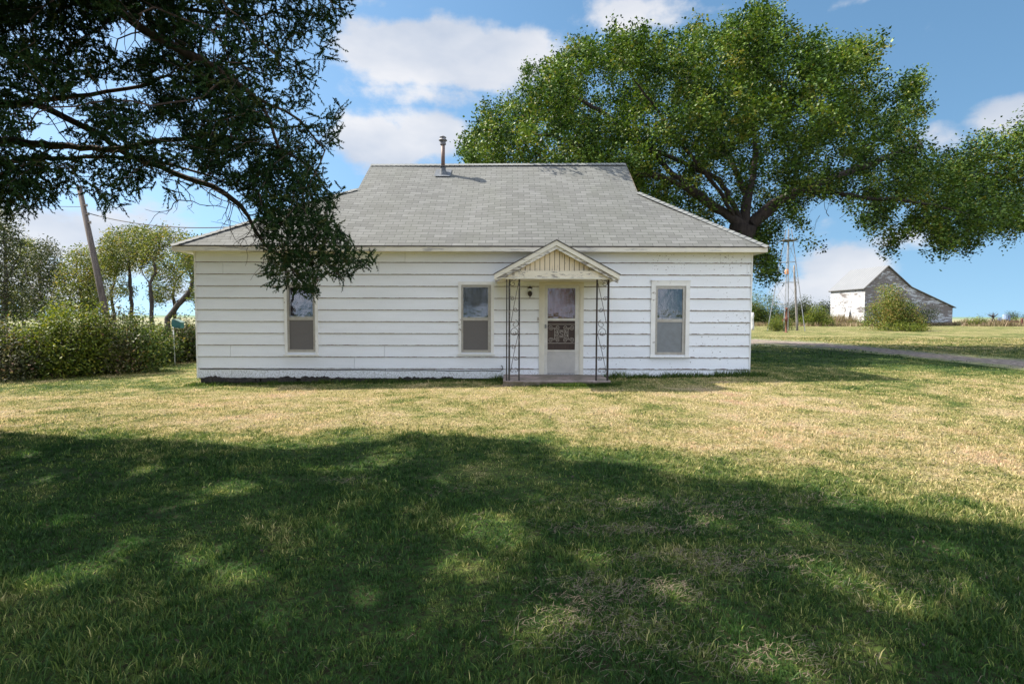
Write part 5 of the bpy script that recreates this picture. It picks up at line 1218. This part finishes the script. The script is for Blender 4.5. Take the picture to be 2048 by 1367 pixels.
t_.l(t_.mix(rib, (.09, .095, .10), t_.mix(t_.noise(t_.mapping(t_.pos(), (.5, .5, .5)), 1.2, 4), (.20, .205, .21), (.26, .26, .26))), b_.inputs['Base Color']); b_.inputs['Roughness'].default_value = .5; b_.inputs['Metallic'].default_value = .25; t_.bump(rib, .8, .05, b_)
Yb = 80.0
def bp(px, py, Y=Yb): q = at(px, py, Y); return (float(q[0]), float(q[2]))
zb_ = float(gz(55, Yb)); Lx, zLe = bp(1730.5, 574); Ax, zA = bp(1775.5, 532); Mx, zM = bp(1822, 574.5); Rx, zR = bp(1905.5, 614); Y2 = Yb+8.6
barn = empty('barn', ((Lx+Rx)/2, Yb, zb_), 'weathered white barn with steep gable, tin roof and a long lean to on its right', 'barn')
mb = MB(); mb.poly([(Lx, Yb, zb_-.2), (Rx, Yb, zb_-.2), (Rx, Yb, zR), (Mx, Yb, zM), (Ax, Yb, zA), (Lx, Yb, zLe)]); mb.poly([(Rx, Y2, zb_), (Lx, Y2, zb_), (Lx, Y2, zLe), (Ax, Y2, zA), (Mx, Y2, zM), (Rx, Y2, zR)]); mb.poly([(Rx, Yb, zb_), (Rx, Y2, zb_), (Rx, Y2, zR), (Rx, Yb, zR)])
mb.build('wall', barnF, barn)
dy0, dy1 = None, None
def ybl(px, x):                                         # depth where the left wall is seen at column px
    d = ray(px, 640); return float(x*d[1]/d[0])
d0, d1 = ybl(1698.5, Lx), ybl(1690.5, Lx); zd = bp(1694, 617, (d0+d1)/2)[1]
mb = MB()
def lw_(ya, yb, za, zb2): mb.poly([(Lx, yb, za), (Lx, ya, za), (Lx, ya, zb2), (Lx, yb, zb2)])
lw_(Yb, d0, zb_-.2, zLe); lw_(d1, Y2, zb_-.2, zLe); lw_(d0, d1, zd, zLe); mb.build('side_wall', barnL, barn)
mb = MB(); mb.box((Lx+.25, d0-.3, zb_), (Lx+.3, d1+.3, zd+.3)); mb.build('doorway', simple('barn_dark', (.06, .03, .025), (.03, .018, .015)), barn)
mb = MB(); ov = .28; th = .09
def rf(a, b, ya, yb, dz=0):                             # roof panel from high (x,z) a to low b
    ax, az_ = a; bx_, bz_ = b
    q = [(bx_, ya, bz_), (bx_, yb, bz_), (ax, yb, az_), (ax, ya, az_)]; q = q if bx_ > ax else q[::-1]
    mb.poly(q); mb.poly([(p[0], p[1], p[2]-th) for p in reversed(q)]); 
    mb.poly([(bx_, ya, bz_), (ax, ya, az_), (ax, ya, az_-th), (bx_, ya, bz_-th)]); mb.poly([(bx_, ya, bz_), (bx_, yb, bz_), (bx_, yb, bz_-th), (bx_, ya, bz_-th)])
sl1 = (zA-zLe)/(Ax-Lx)
rf((Ax, zA+.12), (Lx-ov, zLe+.12-ov*sl1), Yb-.18, Y2+.2)
mb.build('roof', tinM, barn); mb = MB(); rf((Ax+.001, zA+.12), (Mx+.05, zM+.1), Yb-.18, Y2+.2); mb.build('roof', tinM, barn); mb = MB(); rf((Mx+.06, zM+.1), (Rx+.35, zR-.03), Yb-.18, Y2+.2); mb.build('lean_to_roof', tinM, barn)
mb = MB()
def rake(a, b): mb.tube([(a[0], Yb-.2, a[1]), (b[0], Yb-.2, b[1])], .07, 4)
rake((Ax, zA+.06), (Lx-ov, zLe+.06-ov*sl1)); rake((Ax, zA+.06), (Mx, zM+.04)); rake((Mx, zM+.04), (Rx+.35, zR-.09)); mb.tube([(Lx-ov+.03, Yb-.15, zLe-ov*sl1+.0), (Lx-ov+.03, Y2+.15, zLe-ov*sl1+.0)], .10, 4)
mb.build('trim_board', simple('grey_trim', (.14, .135, .13), (.08, .075, .07)), barn)
mb = MB(); cxw, czt = bp(1780, 587); mb.box((cxw-.17, Yb-.05, czt-1.4), (cxw+.17, Yb-.004, czt)); mb.build('window', simple('pale_shutter', (.45, .48, .50), (.3, .32, .33)), barn)
mb = MB(); mb.box((Lx+.05, Yb-.06, zb_-.1), (Rx-.05, Yb-.003, zb_+.42)); mb.build('plinth', simple('dark_plinth', (.13, .11, .10), (.06, .05, .045), 2), barn)
pk = [ybl(1701, Lx), ybl(1709, Lx)]
mb = MB(); a0_, a1_ = pk[1], pk[0]; V0 = Lx-1.1; mb.poly([(V0, a0_, zb_), (V0, a0_+1.2, zb_), (Lx-.06, a0_+1.9, zb_+2.6), (Lx-.06, a0_+1.2, zb_+2.6)]); mb.poly([(V0+.08, a0_, zb_), (Lx-.0, a0_+1.2, zb_+2.6), (Lx-.0, a0_+1.9, zb_+2.6), (V0+.08, a0_+1.2, zb_)])
tag(mb.build('leaning_board', simple('white_board', (.75, .75, .74), (.6, .6, .58))), 'white board leaning against the barn beside its doorway', 'board')

# ------------------------------------------------------------------ shrubs and trees round the barn
G2 = 'trees and bushes behind the windmill'
shrub('barn_bush', 'big rounded green bush standing in front of the barn gable', 1774, 51, 5.0, 4.8, shrubM[0], 1350, .15, 13, None, 4.5, 'bush', tint=.72)
shrub('barn_bush', 'dark bush tucked against the barn lean to', 1838, 74, 4.6, 4.3, dkM, 420, .17, 12, None, 3, 'bush', tint=.3)
shrub('low_weed_clump', 'low bright green weeds at the foot of the big barn bush', 1800, 48.5, 5.0, .8, shrubM[1], 260, .12, 12, None, 1.5, 'weeds')
for (nm, lab, base, Y, w, h, M_, n, tn) in (('background_tree', 'round green tree just right of the house corner', 1518, 78, 5.6, 5.9, shrubM[0], 900, .5), ('background_tree', 'dark green tree between the windmill and the barn', 1612, 84, 5.0, 5.3, dkM, 800, .5),
        ('background_tree', 'small pointed dark evergreen touching the barn corner', 1655, 90, 4.2, 5.0, dkM, 520, .4), ('background_tree', 'dark low tree seen between the windmill legs', 1583, 88, 6.0, 4.6, dkM, 520, .5), ('background_tree', 'leafy tree half hidden by the house corner', 1490, 84, 5, 5.4, shrubM[0], 500, .45)):
    shrub(nm, lab, base, Y, w, h, M_, n, .22, 12, G2, w*.6, 'tree', tint=tn)
for (lab, base, Y, w, h, M_, n, lf, tn) in (('light green bush left of the barn wall', 1633, 74, 4.2, 3.1, shrubM[1], 480, .17, .45), ('green bush growing round the windmill pump', 1561, 52, 1.9, 2.3, shrubM[0], 330, .10, .6), ('small leafy bush at the left foot of the windmill', 1554, 47.5, 1.6, 1.25, shrubM[1], 260, .08, .5),
        ('small green plant in the barn doorway', 1694, 84, 1.4, 2.0, shrubM[0], 130, .13, .5), ('low green plant left of the tripod shaped dead tree', 1956, 78, 3.0, 1.7, shrubM[1], 130, .17, .4), ('green weeds in front of the barn side wall', 1715, 79, 4.0, .8, shrubM[1], 150, .15, .4), ('dark green bush behind the blue barrels', 2026, 84, 2.4, 2.0, shrubM[0], 130, .16, .5)):
    shrub('bush', lab, base, Y, w, h, M_, n, lf, 12, None, None, 'bush', tint=tn)
# tall weeds along the field edge
def tall_weeds():
    mats = leaf_mat('dry_weeds', [(.1, (.13, .10, .05)), (.5, (.26, .20, .12)), (.8, (.36, .27, .19)), (1, (.2, .22, .07))], .3, .8, .2, .25)
    V = []; n = 9000; x = rng.uniform(66.5, 92, n); y = rng.uniform(76, 84, n); hh = rng.uniform(.3, 1.15, n)*(.75+.35*np.sin(x*.9)+.2*np.sin(x*2.3))
    n2 = 1500; x = np.concatenate([x, rng.uniform(48.5, 52.6, n2)]); y = np.concatenate([y, rng.uniform(79, 86, n2)]); hh = np.concatenate([hh, rng.uniform(.4, 1.9, n2)])
    n3 = 3500; x = np.concatenate([x, rng.uniform(Lx+.5, Rx+1.5, n3)]); y = np.concatenate([y, rng.uniform(Yb-1.0, Yb-.1, n3)]); hh = np.concatenate([hh, rng.uniform(.1, .6, n3)])
    n4 = 4000; x = np.concatenate([x, rng.uniform(30, 53, n4)]); y = np.concatenate([y, rng.uniform(72, 80, n4)]); hh = np.concatenate([hh, rng.uniform(.1, .7, n4)])
    n = len(x); hh = np.maximum(hh, .12); z = gz(x, y); a = rng.uniform(0, 6.28, n); w = rng.uniform(.03, .09, n); dx = rng.normal(0, .25, n)*hh; dy = rng.normal(0, .25, n)*hh
    V = np.stack([np.stack([x-w*np.cos(a), y-w*np.sin(a), z], 1), np.stack([x+w*np.cos(a), y+w*np.sin(a), z], 1), np.stack([x+dx, y+dy, z+hh], 1)], 1).reshape(-1, 3)
    tag(quick('tall_weeds', V, np.arange(n*3).reshape(-1, 3), mats, tint=np.clip(rng.normal(.5, .25, n), 0, 1.1)), 'tall dry tan weeds along the far field edge by the barn', 'weeds', kind='stuff')
tall_weeds()
# tripod-like dead tree
Yd = 79; dt = gnd(1986, 652); dtb = np.array([wx(1986, Yd), Yd, .1]); dead = empty('dead_tree', dtb, 'small bare forked dead tree standing in the weeds right of the barn', 'tree')
mb = MB(); top = at(1986, 634, Yd); mb.tube([at(1980, 651, Yd), at(1984, 641, Yd), top], .11, 5, .08); mb.tube([at(1992, 647, Yd), at(1989, 639, Yd), top], .10, 5, .07)
mb.build('trunk', stemM, dead); mb = MB()
for i in range(46):
    e = at(1986+rng.uniform(-10, 10), 627+rng.uniform(-5, 5), Yd)+[0, rng.uniform(-.5, .5), 0]; s_ = top+(e-top)*.4+rng.normal(0, .1, 3); mb.tube([top, s_, e], .035, 3, .008)
mb.build('branches', stemM, dead)
# old implement with two blue barrels
Yi = 78.5; ic = np.array([wx(2012, Yi), Yi, .1]); imp = empty('farm_implement', ic, 'rusty low farm implement frame with small wheels at the right field edge', 'farm implement')
mb = MB(); a = at(1998, 642.5, Yi); b = at(2037, 642.5, Yi); mb.box(a-[0, .1, .08], b+[0, .1, .08]); mb.box(a+[0, 1.2, -.08], b+[0, 1.4, .08])
for p in (2001, 2010, 2019, 2028): q = at(p, 642.5, Yi); mb.box(q-[.06, .1, .07], q+[.06, 1.35, .07]); mb.tube([q, q+[.15, -.3, -.6], q+[-.05, -.2, -.85]], .05, 5)
mb.build('frame', rustR, imp)
for p in (2002, 2022):
    q = at(p, 647.5, Yi); mb = MB(); P = [q+np.array([.42*math.cos(t), -.15, .42*math.sin(t)]) for t in np.linspace(0, 2*math.pi, 17)]; mb.tube(P, .05, 5); mb.tube([q-[.4, .15, 0], q+[.4, -.15, 0]], .03, 4); mb.tube([q-[0, .15, .4], q+[0, -.15, .4]], .03, 4); mb.build('wheel', rustR, imp)
for i, (p, y0, y1, r, lab) in enumerate(((2004, 635, 641.5, .22, 'small blue canister standing at the left end of the rusty implement'), (2015, 628.5, 638.5, .33, 'taller pale blue barrel in the middle of the rusty implement'), (2021, 630, 641, .27, 'darker blue barrel just right of the tall pale barrel'))):
    b0 = at(p, y1, Yi); h_ = at(p, y0, Yi)[2]-b0[2]; bt = empty('blue_barrel', b0, lab, 'barrel', 'barrels on the implement'); mb = MB(); mb.lathe(b0+[0, .4, 0], [(0, 0), (r, 0), (r*1.04, h_*.3), (r, h_*.34), (r*1.03, h_*.64), (r, h_*.68), (r, h_), (0, h_)], 12)
    mb.build('drum', simple('blue_drum', (.32, .42, .55) if i < 2 else (.14, .2, .3), (.25, .33, .45) if i < 2 else (.1, .14, .2), 4, .5), bt); mb = MB(); mb.lathe(b0+[0, .4, h_], [(r*.95, 0), (r*.95, .03), (0, .04)], 12); mb.build('lid', galvM, bt)
post_thing('wooden_post', 'reddish brown post at the right edge of the field', 'post', 2044, 636, 652, 78, .16, rustR)
cb = gnd(1821, 661.5); mb = MB(); mb.box(cb-[.55, .0, .1], cb+[.55, .9, .62]); mb.box(cb+[-.45, .1, .621], cb+[.45, .8, .66]); tag(mb.build('concrete_block', simple('grey_concrete', (.36, .37, .38), (.24, .24, .25), 5, .9, 0, .4)), 'low grey concrete block at the right foot of the big barn bush', 'concrete block')
# far horizon trees
for (p, h, w, lab) in ((1878, 2.4, 8, 'tiny distant tree on the horizon just right of the barn'), (2036, 3.4, 16, 'distant tree clump on the horizon at the right edge')):
    shrub('distant_tree', lab, p, 330, w, h*1.9, dkM, 160, .5, 10, None, 4, 'tree')

# weeds at the foot of the house
def foot_weeds():
    n = 5200; x = rng.uniform(XL-.2, XR+.3, n); y = YW-.03-np.abs(rng.normal(0, .16, n))
    m_ = ~in_house(x, y, .0); x = x[m_]; y = y[m_]
    n2 = 2600; x = np.concatenate([x, .3+2.0*rng.beta(2.2, 1.6, n2)]); y = np.concatenate([y, YP-.02-np.abs(rng.normal(0, .09, n2))])
    n = len(x); cl = .45+.55*np.sin(x*3.1)*np.sin(x*7.7+1)+.3*np.sin(x*1.3); hh = np.where(y < YP+.0, .38, 1)*np.clip(rng.uniform(.04, .17, n)*(.7+.6*cl)*np.where(x < -.4, .6, 1), .02, .22); z = gz(x, y)
    a = rng.uniform(0, 6.28, n); w = rng.uniform(.006, .016, n); dx = rng.normal(0, .5, n)*hh; dy = rng.normal(0, .4, n)*hh-.02
    V = np.stack([np.stack([x-w*np.cos(a), y-w*np.sin(a), z], 1), np.stack([x+w*np.cos(a), y+w*np.sin(a), z], 1), np.stack([x+dx, y+dy, z+hh], 1)], 1).reshape(-1, 3)
    m_ = leaf_mat('fresh_weeds', [(.1, (.025, .05, .012)), (.5, (.055, .105, .02)), (.9, (.15, .20, .05))], .4, .5, .3, 1)
    tag(quick('foundation_weeds', V, np.arange(n*3).reshape(-1, 3), m_, tint=np.clip(rng.normal(.5, .2, n), 0, 1)), 'fringe of taller green weeds along the foot of the farmhouse wall and step', 'weeds', kind='stuff')
foot_weeds()

# two yard trees behind the photographer: only their reflections reach the window panes
def copy_tree(src, loc, sc, label):
    c = src.copy(); C.objects.link(c); c.location = loc; c.scale = (sc, sc, sc); c['label'] = label; c['group'] = 'trees behind the photographer'
    for ch in list(src.children): k = ch.copy(); C.objects.link(k); k.parent = c
src_ = [o for o in C.objects if o.get('label', '').startswith('broad yellowish tree')][0]
copy_tree(src_, (-1.5, -13, 0), 1.5, 'broad yard tree behind the photographer, seen only as a dark reflection in the middle window')
copy_tree(src_, (6.5, -17, 0), 1.7, 'larger yard tree behind the photographer, seen only as a reflection in the right window')
